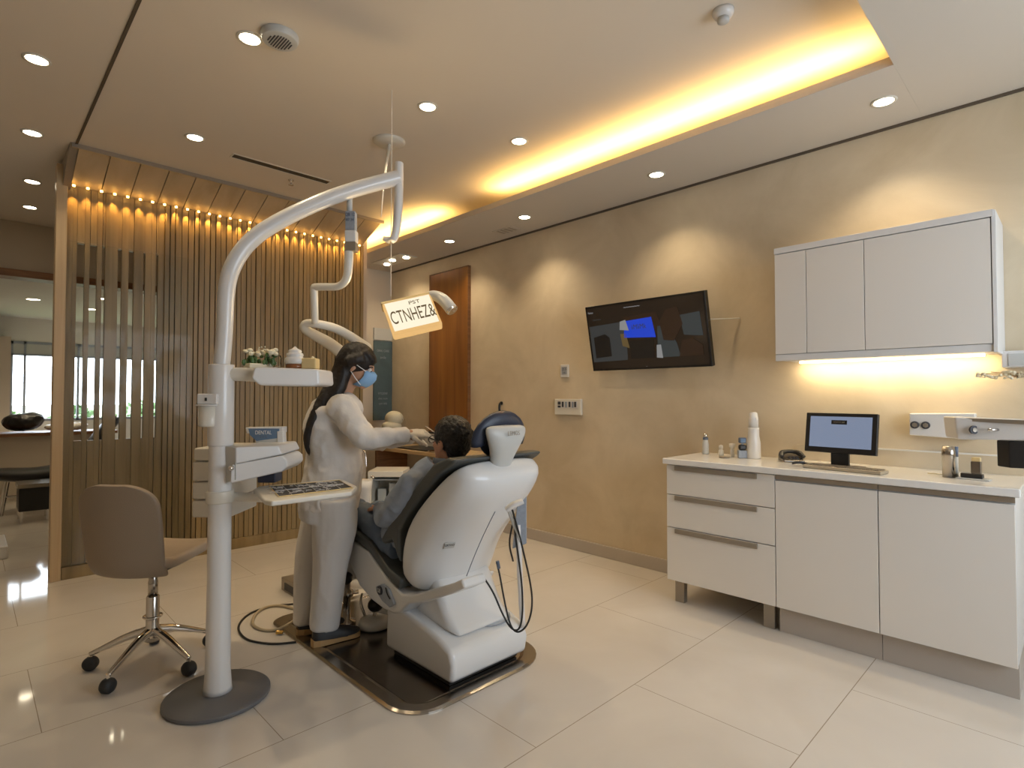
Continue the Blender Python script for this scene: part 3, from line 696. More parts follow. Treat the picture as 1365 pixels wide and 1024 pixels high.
# ------------------------------------------------------------------ desk in the back and its things
dp = atz(507, 596, .76)
t = thing('side_desk', Vector((3.45, 4.9, 0)), 'pale wooden desk along the wall behind the patient, under the door panel', 'desk')
box((3.19, 4.05, .725), (3.66, 5.45, .76)).build('desk_top', 'desk_wood', t, bevel=.003)
box((3.21, 5.38, 0), (3.64, 5.42, .724)).build('side_panel', 'dark_wood', t)
box((3.21, 4.08, 0), (3.64, 4.12, .724)).build('side_panel', 'dark_wood', t)
box((3.60, 4.12, .05), (3.62, 5.38, .724)).build('back_panel', 'wall', t)
c = atz(515, 590, .765) ; c = Vector((3.36, 5.28, .761))
t = thing('white_helmet_device', c, 'cream rounded dental model head resting on the back desk', 'dental device')
b1 = MB(); b1.ball(c+Vector((0, 0, .30)), (.10, .11, .085)); b1.ball(c+Vector((-.03, .0, .22)), (.11, .11, .06)); b1.build('hood', 'petal', t, smooth=True)
b1 = MB(); path_tube(b1, [c+Vector((0, .02, .24)), c+Vector((.01, .03, .12)), c+Vector((0, 0, .02)), c], [.06, .045, .07, .08], 2, 16); b1.build('stand', 'ivory', t, smooth=True)
b1 = MB(); path_tube(b1, [c+Vector((.04, -.06, .34)), c+Vector((.03, -.16, .28)), c+Vector((.02, -.15, .14)), c+Vector((.0, -.09, .02))], .012); b1.build('clear_hose', 'glass', t, smooth=True)
c = Vector((3.40, 4.80, .761))
t = thing('open_tray', c, 'low black-edged tray lying open on the back desk', 'tray')
box((c.x-.16, c.y-.28, c.z), (c.x+.16, c.y+.26, c.z+.012)).build('base', 'black_plastic', t, bevel=.003)
box((c.x+.13, c.y-.28, c.z+.0121), (c.x+.15, c.y+.26, c.z+.15)).build('lid', 'ivory', t, bevel=.003)
box((c.x+.125, c.y-.28, c.z+.1501), (c.x+.155, c.y+.26, c.z+.165)).build('lid_rim', 'black_plastic', t)
c = Vector((3.27, 4.42, .761))
tag(MB().lathe([(.001, 0), (.05, 0), (.065, .012), (.06, .013), (.045, .004), (.001, .004)], c, n=24).build('metal_dish', 'chrome', smooth=True), 'small chrome dish on the desk just left of the patient\'s head', 'dish')
# white instrument cabinet with window
c = pt(511, 660, 4.6)
t = thing('glass_front_cabinet', Vector((c.x, c.y, 0)), 'white instrument cabinet with a grey glass window behind the patient\'s arm', 'medical cabinet')
q0 = Vector((c.x, c.y, 0)); 
def wb2(x0, y0, z0, x1, y1, z1): return mbx(q0, R, F, Z, (x0, y0, z0), (x1, y1, z1))
g = MB(); mm = Matrix(((R.x, F.x, 0, q0.x), (R.y, F.y, 0, q0.y), (0, 0, 1, 0), (0, 0, 0, 1)))
zt = 1.3-(628-529)*4.6/743; zw0 = 1.3-(680-529)*4.6/743; zw1 = 1.3-(636-529)*4.6/743
g.box((-.13, 0, .08), (.16, .3, zw0), mm); g.box((-.13, 0, zw1), (.16, .3, zt), mm); g.box((-.13, 0, zw0), (-.10, .3, zw1), mm); g.box((.13, 0, zw0), (.16, .3, zw1), mm); g.box((-.10, .27, zw0), (.13, .3, zw1), mm)
g.build('housing', 'ivory', t, bevel=.006)
MB().box((-.10, .012, zw0), (.13, .016, zw1), mm).build('window_pane', 'glass', t)
g = MB(); g.box((-.07, .1, zw0+.0), (.0, .18, zw0+.16), mm); g.box((.03, .08, zw0), (.08, .16, zw0+.21), mm); g.box((-.10, .05, zw0+.24), (.13, .26, zw0+.25), mm)
g.build('inner_instruments', 'grey_shell', t)
for x in (-.10, .12):
    for y in (.03, .25):
        MB().lathe([(.03, -.012), (.03, .012)], mm @ Vector((x, y, .03)), axis=R, n=16).build('wheel', 'rubber', t); MB().box((x-.012, y-.012, .03), (x+.012, y+.012, .085), mm).build('wheel_stem', 'steel', t)
c = pt(540, 690, 4.2)
# tap / spittoon unit seen beside the woman
c = pt(484, 640, 3.9)
t = thing('spittoon_unit', Vector((c.x, c.y, 0)), 'white rinse basin unit with small chrome taps between the woman and the glass-front cabinet', 'spittoon')
b1 = MB(); q = Vector((c.x, c.y, 0)); zt = 1.3-(640-529)*3.9/743
b1.lathe([(.10, 0), (.10, .05), (.05, .09), (.045, zt-.18), (.06, zt-.05), (.065, zt), (.05, zt-.01), (.04, zt-.03), (.001, zt-.035)], q, n=28); b1.build('pedestal', 'white', t, smooth=True)
path_tube(MB(), [q+Vector((.0, .0, zt-.03))-R*.03+F*.05, q-R*.035+F*.05+Z*(zt+.12), q-R*.02+F*.04+Z*(zt+.22), q+R*.01+F*.03+Z*(zt+.18), q+R*.015+F*.02+Z*(zt+.09)], .006, 2, 8).build('tap', 'chrome', t, smooth=True)
MB().ball(q+R*.065+Z*(zt+.02), .014, 10, 6).build('push_knob', 'chrome', t, smooth=True)

# ------------------------------------------------------------------ treatment pole and delivery unit
B = atz(290, 930, 0); PX, PYY = B.x, B.y
t = thing('equipment_pole', B, 'white dental equipment pole on a round grey floor base, curving over the chair', 'equipment stand')
MB().lathe([(.001, 0), (.205, 0), (.21, .006), (.21, .018), (.196, .028), (.001, .03)], B, n=56).build('floor_base', 'grey_base', t, smooth=True, bevel=.002)
D0 = B.dot(F)
def pz(v, d=D0): return 1.3-(v-529-.0)*d/743
zc = pz(487)
MB().lathe([(.058, .030), (.055, .05), (.050, .12), (.047, .5), (.046, .9), (.0465, pz(590)), (.046, pz(500)), (.050, pz(498)), (.050, pz(488)), (.046, pz(486)), (.001, pz(486))], B, n=40).build('column', 'white', t, smooth=True)
A0 = Vector((PX, PYY, 0))
arm = [A0+Z*(pz(490)), pt(300, 440, D0), pt(301, 385, D0), pt(310, 352, D0+.02), pt(333, 320, D0+.05), pt(372, 294, D0+.1), pt(430, 267, D0+.17), pt(480, 250, D0+.24), pt(531, 237, D0+.32)]
path_tube(MB(), arm, [.034, .033, .035, .036, .036, .036, .036, .036, .037], 3, 20).build('swing_arm', 'white', t, smooth=True)
DH = D0+.33
hk = MB(); path_tube(hk, [pt(532, 218, DH), pt(532, 240, DH), pt(531, 275, DH), pt(529, 305, DH), pt(524, 322, DH), pt(511, 318, DH)], [(.022, .03), (.022, .03), (.022, .028), (.02, .026), (.02, .02), (.012, .010)], 2, 14, side=R)
hk.build('hook_end', 'white', t, smooth=True)
# ceiling mount with cable
cm = atz(519, 188, HC)
m_ = thing('ceiling_mount', cm, 'round cream ceiling mount plate with thin cables hanging from it', 'ceiling mount')
MB().lathe([(.001, 0), (.105, 0), (.105, -.008), (.09, -.02), (.03, -.026), (.001, -.026)], cm, n=36).build('plate', 'ivory', m_, smooth=True)
path_tube(MB(), [cm-Z*.02, cm-Z*.07-F*.02, pt(513, 232, 3.2), pt(510, 262, 3.1), pt(508, 290, 3.05)], [.010, .012, .007, .004, .003], 2, 8).build('cable', 'ivory', m_, smooth=True)

# tray shelf on the pole
SD = D0+.02
sh = thing('instrument_shelf', pt(370, 500, SD), 'white shelf arm sticking out right of the pole and carrying flowers', 'shelf')
q = [pt(338, 489, D0-.05), pt(425, 492, D0+.09), pt(427, 513, D0+.09), pt(418, 515, D0+.08), pt(345, 514, D0-.04), pt(334, 505, D0-.05)]
MB().prism(q, F*.20).build('shelf_body', 'white', sh, bevel=.012, seg=3)
path_tube(MB(), [A0+Z*pz(499), pt(330, 499, D0+.02), pt(350, 501, D0+.04)], [.03, .03, .032], 1, 16).build('shelf_neck', 'ivory', sh, smooth=True)
ztop = max(a.z for a in q)
def shp(u, dd=.12): r = pt(u, 490, D0+dd); r.z = pt(380, 490.6, D0+.02).z; return r
c = shp(345, .13); c.z = pt(345, 489.3, D0-.03).z+.001
fp = thing('flower_jar', c, 'low glass jar of cream flowers and green leaves on the white shelf', 'flower arrangement')
MB().box((c.x-.055, c.y-.04, c.z), (c.x+.05, c.y+.04, c.z+.022)).build('planter', 'petal', fp, bevel=.004)
b1 = MB()
for i in range(40):
    q = c+R*rnd(-.06, .075)+F*rnd(-.03, .03)+Z*rnd(.025, .065); b1.ball(q, (rnd(.005, .012), rnd(.004, .010), rnd(.008, .018)), 6, 4)
b1.build('leaves', 'leafy', fp)
b1 = MB()
for i in range(34):
    q = c+R*rnd(-.07, .08)+F*rnd(-.03, .03)+Z*rnd(.062, .088); b1.ball(q, (rnd(.008, .013), rnd(.008, .012), rnd(.006, .010)), 7, 5)
for i in range(7): q = c+R*rnd(-.01, .03)+Z*rnd(.085, .108); b1.ball(q, .004, 5, 4)
b1.build('blossoms', 'petal', fp)
j = c+R*.075; MB().lathe([(.001, 0), (.026, 0), (.028, .01), (.028, .05), (.024, .06), (.022, .06), (.026, .05), (.026, .012), (.001, .004)], j, n=20).build('glass_jar', 'glass', fp, smooth=True)
c = shp(393, .14); c.z = pt(393, 490.8, D0+.03).z+.002
t = thing('cream_swirl_jar', c, 'amber jar topped with a white swirled cone on the shelf', 'jar')
MB().lathe([(.001, 0), (.038, 0), (.04, .01), (.038, .022), (.001, .022)], c, n=24).build('amber_base', 'amber', t, smooth=True)
MB().lathe([(.04, .022), (.045, .035), (.042, .05), (.034, .055), (.038, .062), (.036, .072), (.028, .075), (.031, .082), (.026, .088), (.012, .094), (.001, .106)], c, n=24).build('swirl_lid', 'white', t, smooth=True)
c = shp(414, .15); c.z = pt(414, 491.3, D0+.05).z+.002
t = thing('yellow_soap_block', c, 'pale yellow block at the right end of the white shelf', 'box')
mbx(c, R, Z, F, (-.034, 0, -.03), (.034, .05, .03)).build('block', 'yellow', t, bevel=.006)
MB().ball(c+R*.01+Z*.052, .008, 8, 5).build('stud', 'petal', t, smooth=True)
# cup dispenser
c = pt(279, 548, D0-.03)
t = thing('cup_dispenser', c, 'white cup dispenser clamped to the left side of the pole', 'dispenser')
z0, z1, z2 = pz(568), pz(540), pz(525)
cc = Vector((c.x, c.y, 0))
mbx(cc, R, Z, F, (-.036, z1+.004, -.035), (.05, z2, .035)).build('upper_box', 'white', t, bevel=.005)
MB().lathe([(.040, z0), (.042, z0+.01), (.043, z1-.004), (.001, z1-.004)], cc, n=24).build('cup', 'ivory', t, smooth=True)
MB().lathe([(.050, z1-.003), (.052, z1), (.050, z1+.003)], cc, n=24).build('rim', 'white', t, smooth=True)
mbx(cc, R, Z, F, (.0, z1+.018, -.038), (.008, z1+.032, -.0345)).build('sensor', 'black_plastic', t)
# drawer trolley block behind the pole
c = pt(280, 640, D0+.16)
t = thing('drawer_stack', c, 'white rounded four-drawer unit fixed behind the pole', 'drawer unit')
c2 = Vector((c.x, c.y, 0))
zz = [pz(597, D0+.12), pz(615, D0+.12), pz(642, D0+.12), pz(666, D0+.12), pz(690, D0+.12)]
for i in range(4):
    hi, lo = zz[i], zz[i+1]+.004
    mbx(c2, R, Z, F, (-.055+(.005 if i == 0 else 0), lo, -.05), (.25 if i == 0 else .12, hi, .22 if i else .25)).build('drawer' if i else 'top_cover', 'ivory', t, bevel=.008)
# control head with handle
c = pt(340, 617, D0+.0)
t = thing('control_head', c, 'white wedge-shaped control head mounted right of the pole', 'control panel')
q = [pt(313, 596, D0-.06), pt(371, 594, D0+.04), pt(377, 606, D0+.05), pt(313, 619, D0-.06)]
MB().prism(q, F*.26-R*.02).build('upper_shell', 'white', t, bevel=.008)
q = [pt(307, 620, D0-.065), pt(376, 607, D0+.045), pt(383, 613, D0+.06), pt(384, 622, D0+.06), pt(376, 629, D0+.05), pt(306, 645, D0-.065)]
MB().prism(q, F*.24-R*.02).build('lower_shell', 'white', t, bevel=.008)
q = [pt(296, 594, D0-.02), pt(314, 597, D0-.058), pt(314, 640, D0-.058), pt(300, 644, D0-.02)]
MB().prism(q, F*.10).build('side_cheek', 'grey_shell', t, bevel=.003)
MB().lathe([(.011, 0), (.011, .012), (.006, .018), (.001, .019)], pt(309, 624, D0-.07), axis=-F, n=16).build('knob', 'chrome', t, smooth=True)
q = pt(360, 636, D0+.08); mbx(Vector(q), R, Z, F, (-.045, -.022, -.03), (.035, .03, .05)).build('dark_tank', 'navy_box', t, bevel=.006)
# small tilted display behind the control head
c = pt(352, 582, D0+.22)
t = thing('display_unit', c, 'small white-framed blue display standing on the control head', 'screen')
d_ = D0+.22
q = [pt(327, 570, d_), pt(377, 569, d_), pt(377, 577, d_), pt(329, 578, d_)]
MB().prism(q, F*.05).build('top_frame', 'white', t, bevel=.003)
MB().prism([pt(331, 571.5, d_-.004), pt(372, 571.5, d_-.004), pt(371, 584, d_-.004), pt(342, 588, d_-.004), pt(333, 580, d_-.004)], F*.02).build('display', 'bluebottle', t)
MB().prism([pt(341, 586, d_-.002), pt(370, 583, d_-.002), pt(370, 596, d_-.002), pt(341, 596, d_-.002)], F*.03).build('keypad', 'grey_shell', t)
MB().prism([pt(369, 575, d_-.008), pt(377, 575, d_-.008), pt(378, 597, d_-.008), pt(370, 597, d_-.008)], F*.04).build('side_post', 'white', t, bevel=.003)
text('DENTAL', .026, pt(351, 577, d_-.012), R, Z, 'strap', 'display_text', t, .0004, .8)
text('o o o', .02, pt(351, 582, d_-.012), R, Z, 'mirror_blue', 'display_text', t, .0004, .8)
# tray on its own arm
t = thing('instrument_tray', pt(410, 655, D0+.1), 'white rounded tray with a patterned dark liner, held in front of the woman', 'tray')
ztr = .895
tc_ = [atz(a, b, ztr) for a, b in ((338, 652), (352, 666), (362, 668), (469, 655), (476, 648), (458, 639), (448, 639), (345, 648))]
tb_ = MB(); tb_.prism([q-Z*.022 for q in tc_], Z*.022); tb_.build('tray_body', 'ivory', t, bevel=.008, seg=3)
li = [atz(a, b, ztr+.001) for a, b in ((359, 649), (372, 663), (470, 651), (452, 641))]
MB().prism(li, Z*.002).build('liner', 'mesh_pat', t)
sc_ = MB()
def lp(s, q): return li[0].lerp(li[3], s).lerp(li[1].lerp(li[2], s), q)+Z*.0035
for i in range(46):
    s, q = rnd(.03, .95), rnd(.08, .9); a = rnd(0, PI); e = lp(s, q)
    w = [e+Vector((math.cos(a+k*.5), math.sin(a+k*.5), 0))*(k*.013) for k in range(4)]
    sc_.tube(w, .0013, 5)
for k in range(1, 6): sc_.tube([lp(k/6, .05), lp(k/6, .95)], .0014, 5)
sc_.tube([lp(.02, .5), lp(.97, .5)], .0014, 5)
sc_.build('liner_pattern', 'white', t)
rim = MB(); loop = [li[0], li[3], li[2], li[1], li[0]]
rim.tube([q+Z*.002 for q in loop], .0028, 6); rim.build('liner_rim', 'yellow', t)
e0 = atz(345, 656, ztr)
path_tube(MB(), [A0+Z*(ztr-.03), A0+R*.07+F*.05+Z*(ztr-.04), e0-Z*.026+R*.02], [.022, .02, .018], 2, 12).build('support_arm', 'ivory', t, smooth=True)
MB().lathe([(.055, ztr-.055), (.056, ztr-.05), (.056, ztr-.008), (.055, ztr-.003)], A0, n=32).build('collar', 'ivory', t, smooth=True)
MB().lathe([(.0505, pz(594)), (.052, pz(592)), (.052, pz(488)), (.0505, pz(486)), (.03, pz(486))], A0, n=36).build('column_sleeve', 'white', bpy.data.objects['equipment_pole'], smooth=True)

# hanging hose arm from the swing arm
Dh = D0+.24
t = thing('suction_arm', pt(466, 330, Dh), 'white jointed pipe arm with a grey label hanging from the curved pole', 'suction arm')
MB().prism([pt(460, 281, Dh-.02), pt(473, 281, Dh-.02), pt(473, 306, Dh-.02), pt(460, 306, Dh-.02)], F*.04).build('label_block', 'label_grey', t, bevel=.003)
MB().tube([pt(466, 262, Dh), pt(466, 284, Dh)], .014).build('hanger', 'grey_shell', t, smooth=True)
MB().prism([pt(459, 306, Dh-.025), pt(474, 306, Dh-.025), pt(474, 322, Dh-.025), pt(459, 322, Dh-.025)], F*.05).build('joint_block', 'white', t, bevel=.006)
MB().prism([pt(459, 322, Dh-.024), pt(474, 322, Dh-.024), pt(474, 334, Dh-.024), pt(459, 334, Dh-.024)], F*.048).build('dark_band', 'taupe', t, bevel=.002)
path_tube(MB(), [pt(465, 333, Dh), pt(465, 350, Dh), pt(463, 372, Dh+.01), pt(453, 382.5, Dh+.02), pt(435, 382.5, Dh+.04), pt(419, 382.5, Dh+.06), pt(418.5, 384, Dh+.065), pt(419, 400, Dh+.07), pt(420, 432, Dh+.1)], [.022, .021, .020, .018, .018, .018, .018, .018, .017], 2, 16).build('upper_pipe', 'ivory', t, smooth=True)
path_tube(MB(), [pt(455, 470, 3.32), pt(440, 458, 3.2), pt(418, 446, 3.0), pt(404, 438, Dh+.14), pt(407, 430, Dh+.12), pt(425, 432, Dh+.12), pt(447, 437, Dh+.2), pt(468, 449, 3.05), pt(489, 463, 3.32)], [.036, .034, .028, .022, .020, .021, .023, .026, .028], 3, 16).build('loop_pipe', 'ivory', t, smooth=True)
text('QB 12', .022, pt(466.5, 286, Dh-.022), R, Z, 'mirror_blue', 'label_text', t, .0004, .8)
text('87 34', .02, pt(466.5, 293, Dh-.022), R, Z, 'mirror_blue', 'label_text', t, .0004, .8)

# ------------------------------------------------------------------ lit sign lamp over the patient
LD = 3.05
t = thing('operating_lamp', pt(549, 413, LD), 'glowing rectangular lamp box with dark lettering hanging over the patient', 'lamp')
a, b, c = pt(509, 404, LD-.04), pt(573, 390, LD+.02), pt(590, 431, LD-.08); d = a+(c-b)
rx = (b-a).normalized(); uy = (a-d).normalized(); nz_ = rx.cross(uy).normalized()
if nz_.dot(F) > 0: nz_ = -nz_
MB().prism([a, b, c, d], -nz_*.055).build('housing', 'lampedge', t, bevel=.010, seg=3)
def lq(s, v): return a.lerp(b, s).lerp(d.lerp(c, s), v)
MB().prism([lq(.04, .06)+nz_*.0005, lq(.96, .06)+nz_*.0005, lq(.95, .92)+nz_*.0005, lq(.05, .92)+nz_*.0005], nz_*.002).build('light_panel', 'lampface', t)
MB().prism([lq(-.02, -.03), lq(1.02, -.03), lq(1.02, .03), lq(-.02, .03)], -nz_*.07).build('top_cover', 'yellow', t, bevel=.003)
text('CTNHEZ&', .125, lq(.51, .56)+nz_*.004, rx, uy, 'ink', 'lettering', t, .0006, .42)
text('PST', .034, lq(.62, .20)+nz_*.004, rx, uy, 'ink', 'lettering', t, .0006, 1.2)
path_tube(MB(), [lq(.9, -.02)-nz_*.03, lq(1.08, .02)-nz_*.02, pt(592, 400, LD+.0), pt(602, 413, LD-.02)], [.02, .028, .034, .034], 2, 16).build('handle_arm', 'grey_shell', t, smooth=True)
MB().lathe([(.033, 0), (.035, .006), (.03, .012), (.018, .012), (.001, .006)], pt(602, 413, LD-.02), axis=(pt(602, 413, LD-.02)-pt(592, 400, LD)).normalized(), n=24).build('handle_cap', 'chrome', t, smooth=True)
wt_ = pt(521, 395, LD); wt_top = Vector((wt_.x, wt_.y, HC))
MB().tube([wt_, wt_top], .0022, 6).build('suspension_wire', 'ivory', t)
lamp('AREA', 'lamp_glow', (lq(.5, .5)+nz_*.02), 2.5, (1, .72, .36), t, nz_, shape='RECTANGLE', size=.26, size_y=.16)

# ------------------------------------------------------------------ stool
sc0 = Vector((.665, 3.175, 0))
t = thing('office_chair', sc0, 'taupe upholstered swivel chair on a five-star chrome base with black castors', 'office chair')
def at2(p, z): return Vector((p.x, p.y, z))
for k in range(5):
    a = math.radians(4+72*k); dr = Vector((math.cos(a), math.sin(a), 0)); e = sc0+dr*.262
    lg = MB(); path_tube(lg, [sc0+dr*.02+Z*.165, sc0+dr*.10+Z*.150, sc0+dr*.20+Z*.105, e+Z*.078], [(.022, .024), (.020, .018), (.016, .013), (.012, .010)], 2, 12, side=Z.cross(dr))
    L_ = lg.build('leg', 'chrome', t, smooth=True)
    tn_ = Z.cross(dr)
    w = MB(); w.lathe([(.012, -.024), (.026, -.022), (.0325, -.012), (.033, 0), (.0325, .012), (.026, .022), (.012, .024)], e+Z*.0335, axis=tn_, n=24)
    w.build('castor', 'rubber', L_, smooth=True)
    MB().tube([e+Z*.05, e+Z*.085], .008, 8).build('castor_stem', 'chrome', L_)
MB().lathe([(.034, .12), (.036, .14), (.034, .185), (.028, .19), (.028, .33), (.024, .335), (.022, .335)], sc0, n=28).build('gas_column', 'chrome', t, smooth=True)
MB().lathe([(.0215, .335), (.0215, .40), (.019, .41), (.019, .46)], sc0, n=24).build('piston', 'steel', t, smooth=True)
path_tube(MB(), [sc0+Vector((.038*math.cos(i*PI/8), .038*math.sin(i*PI/8), .235)) for i in range(17)], .006, 1, 8).build('height_ring', 'chrome', t, smooth=True)
MB().lathe([(.019, .43), (.024, .435), (.024, .47), (.06, .475), (.06, .487)], sc0, n=24).build('swivel_plate', 'black_plastic', t)
fa = (F*1.0+R*.08).normalized(); ls = Z.cross(fa)      # facing direction and its left
def SC(f, s, z): return sc0+fa*f+ls*s+Z*z
def surf(fn, nu, nv, th, nm, m, bev=.012):
    mb = MB(); top = [[fn(i/(nu-1), j/(nv-1)) for j in range(nv)] for i in range(nu)]
    v1 = [[mb.bm.verts.new(p) for p in r] for r in top]
    for i in range(nu-1):
        for j in range(nv-1): mb.bm.faces.new((v1[i][j], v1[i+1][j], v1[i+1][j+1], v1[i][j+1]))
    o = mb.build(nm, m, t, smooth=True); md = o.modifiers.new('s', 'SOLIDIFY'); md.thickness = th; md.offset = 0
    md = o.modifiers.new('u', 'SUBSURF'); md.levels = 2; md.render_levels = 2
    return o
def back_fn(u, v):         # u across, v up
    s = (u-.5)*2; zf = 1-(1-v)**1.7
    wk = max(.30, (1-max(0, (zf-.72)/.285)**2.7)**(1/2.7)); w = (.180+.014*math.sin(zf*PI*.8))*wk
    f = -.212-.055*zf+.055*(abs(s*wk)**2)*(1-.3*zf)+.03*max(0, 1-zf*8)
    return SC(f, s*w, .475+.435*zf)
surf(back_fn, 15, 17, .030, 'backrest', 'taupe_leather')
def seat_fn(u, v):
    s = (u-.5)*2; f = -.185+.42*v; w = .205*(1-.10*(2*v-1)**4*1.0)
    if v < .15: zb = .515+.03*(1-v/.15)
    else: zb = .515
    if v > .8: w *= 1-.25*((v-.8)/.2)**2
    return SC(f, s*w, zb+.012*abs(s)**3-.03*max(0, (v-.85)/.15)**2+(0.03*v))
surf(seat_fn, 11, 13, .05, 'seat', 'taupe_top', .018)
def under_fn(u, v):
    s = (u-.5)*2; f = -.18+.36*v; return SC(f, s*.17, .488+.012*abs(s)**2+.02*v)
surf(under_fn, 7, 7, .018, 'seat_pan', 'black_plastic', .006)

# ------------------------------------------------------------------ steel floor plate
x0, x1, y0, y1 = 1.27, 2.14, 1.88, 3.32
def rrect(x0, x1, y0, y1, rad, z):
    out = []
    for (cx, cy, a0, r) in ((x1-rad[0], y0+rad[0], -PI/2, rad[0]), (x1-rad[1], y1-rad[1], 0, rad[1]), (x0+rad[2], y1-rad[2], PI/2, rad[2]), (x0+rad[3], y0+rad[3], PI, rad[3])):
        for k in range(9): a = a0+k*PI/16; out.append(Vector((cx+r*math.cos(a), cy+r*math.sin(a), z)))
    return out
t = thing('floor_plate', Vector((1.7, 2.5, 0)), 'polished steel floor plate with rounded corners under the dental chair', 'floor plate')
pr = MB(); pr.rings([rrect(x0, x1, y0, y1, (.22, .1, .1, .17), .0), rrect(x0, x1, y0, y1, (.22, .1, .1, .17), .006), rrect(x0+.012, x1-.012, y0+.012, y1-.012, (.21, .09, .09, .16), .012), rrect(x0+.06, x1-.06, y0+.06, y1-.06, (.17, .06, .06, .12), .012), rrect(x0+.075, x1-.075, y0+.075, y1-.075, (.16, .06, .06, .11), .008)])
pr.build('plate', 'steel', t)
box((x0+.08, y0+.08, .0079), (x1-.2, y1-.1, .0092)).build('inlay', 'steel_dark', t)

# ------------------------------------------------------------------ dental chair
ch = thing('dental_chair', Vector((1.77, 2.3, 0)), 'white reclining dental chair with charcoal upholstery in the middle of the room', 'dental chair')
def yz(x, pts, w): return MB().prism([(x, y, z) for y, z in pts], (w, 0, 0))
yz(1.535, [(1.95, .035), (1.935, .12), (1.96, .175), (2.05, .21), (2.14, .232), (2.37, .27), (2.44, .275), (2.48, .25), (2.485, .035)], .475).build('pedestal', 'shell', ch, bevel=.03, seg=4)
yz(1.60, [(1.99, .20), (2.08, .30), (2.16, .44), (2.22, .44), (2.44, .36), (2.45, .2)], .36).build('pedestal_neck', 'shell', ch, bevel=.04, seg=4)
yz(1.56, [(1.99, .012), (1.99, .036), (2.44, .036), (2.44, .012)], .42).build('pedestal_foot', 'black_plastic', ch)
sm = MB()
path_tube(sm, [(1.56, 2.6, .292), (1.62, 2.25, .262), (1.72, 2.05, .222), (1.83, 1.985, .195), (1.96, 2.0, .198), (2.005, 2.1, .215)], .0035, 2, 6)
sm.build('pedestal_seam', 'label_grey', ch, smooth=True)
# seat frame boomerang
prof = [(2.84, .50), (2.778, .528), (2.59, .494), (2.401, .394), (2.284, .358), (2.20, .375), (1.90, .50), (1.835, .535), (1.815, .50), (1.90, .455), (2.10, .365), (2.228, .325), (2.30, .262), (2.354, .245), (2.45, .243), (2.551, .256), (2.685, .299), (2.80, .40)]
yz(1.50, prof, .13).build('seat_frame', 'shell', ch, bevel=.012, seg=3)
prof2 = [p_ for p_ in prof if p_[0] > 2.15]
yz(1.62, prof2, .41).build('seat_underframe', 'shell', ch, bevel=.012, seg=3)
# seat / leg cushion
yz(1.495, [(2.30, .372), (2.42, .41), (2.60, .505), (2.78, .545), (2.98, .56), (3.03, .53), (3.12, .30), (3.17, .31), (3.10, .57), (3.0, .605), (2.78, .59), (2.58, .55), (2.40, .455), (2.29, .425)], .545).build('seat_cushion', 'uph', ch, bevel=.015, seg=3)
yz(1.52, [(2.80, .50), (2.98, .53), (3.08, .30), (3.06, .20), (2.98, .24), (2.92, .42), (2.80, .44)], .49).build('leg_rest_shell', 'shell', ch, bevel=.02, seg=3)
# backrest shell: D-shaped sections along the lean
def dsec(y, z, hw, dep, ny, nz, flat=.02, n=28):
    out = []; cx = 1.775
    for i in range(n):
        a = 2*PI*i/n; c_, s_ = math.cos(a), math.sin(a)
        xx = cx+hw*(abs(c_)**.62)*(1 if c_ >= 0 else -1)
        k = (abs(s_)**.8)*(1 if s_ >= 0 else -1)
        o_ = k*dep if k > 0 else k*flat
        out.append(Vector((xx, y+ny*o_, z+nz*o_)))
    return out
bs = MB(); secs = []
ln = Vector((0, 1.86-2.27, .99-.42)).normalized(); ny, nz2 = -ln.z, ln.y          # outward (towards the viewer)
for (y, z, hw, dep) in ((2.285, .405, .17, .05), (2.29, .412, .235, .10), (2.295, .44, .262, .14), (2.285, .52, .272, .165), (2.26, .62, .277, .18), (2.20, .72, .278, .185), (2.10, .82, .276, .18), (1.98, .92, .270, .155), (1.91, .975, .255, .12), (1.88, .995, .22, .08), (1.87, 1.0, .15, .04)):
    secs.append(dsec(y, z, hw, dep, ny, nz2))
bs.rings(secs); bs.build('back_shell', 'shell', ch, smooth=True, sub=1)
# grooves and badge on the shell
def lean(y, z): return None
path_tube(MB(), [pt(660, 682, 2.40), pt(645, 712, 2.42), pt(632, 742, 2.46), pt(622, 768, 2.52)], .0022, 2, 6).build('shell_groove', 'label_grey', ch, smooth=True)
# cushion on the back
cush = [(2.30, .50), (2.30, .66), (2.22, .75), (2.10, .86), (1.99, .955), (1.90, 1.005), (1.87, 1.03), (1.93, 1.035), (2.03, 1.0), (2.16, .89), (2.30, .765), (2.42, .64), (2.47, .585), (2.44, .565), (2.36, .60)]
yz(1.492, cush, .555).build('back_cushion', 'uph', ch, bevel=.018, seg=3)
# headrest
hc = Vector((1.77, 1.86, 0))
hs = MB()
def hsec(z, y, w, dpt, xo=0): return [Vector((1.765+xo+w*(abs(math.cos(a))**.8)*(1 if math.cos(a) >= 0 else -1), y+dpt*math.sin(a), z)) for a in [2*PI*i/20 for i in range(20)]]
hs.rings([hsec(.93, 1.90, .055, .03, .0), hsec(.97, 1.885, .058, .035, .0), hsec(1.02, 1.87, .062, .04, 0), hsec(1.07, 1.85, .085, .045, 0), hsec(1.12, 1.84, .118, .04, -.0), hsec(1.155, 1.84, .126, .035, 0), hsec(1.172, 1.845, .11, .02, 0)])
hs.build('headrest_shell', 'grey_shell', ch, smooth=True, sub=1)
hcu = MB(); pts = []
for i in range(15):
    a = math.radians(195-i*15)
    pts.append(Vector((1.775+.124*math.cos(a), 1.90-.03*math.sin(a), 1.105+.09*math.sin(a))))
hcu.tube(pts, [(.022, .042)]*15, 12, side=(0, 1, 0))
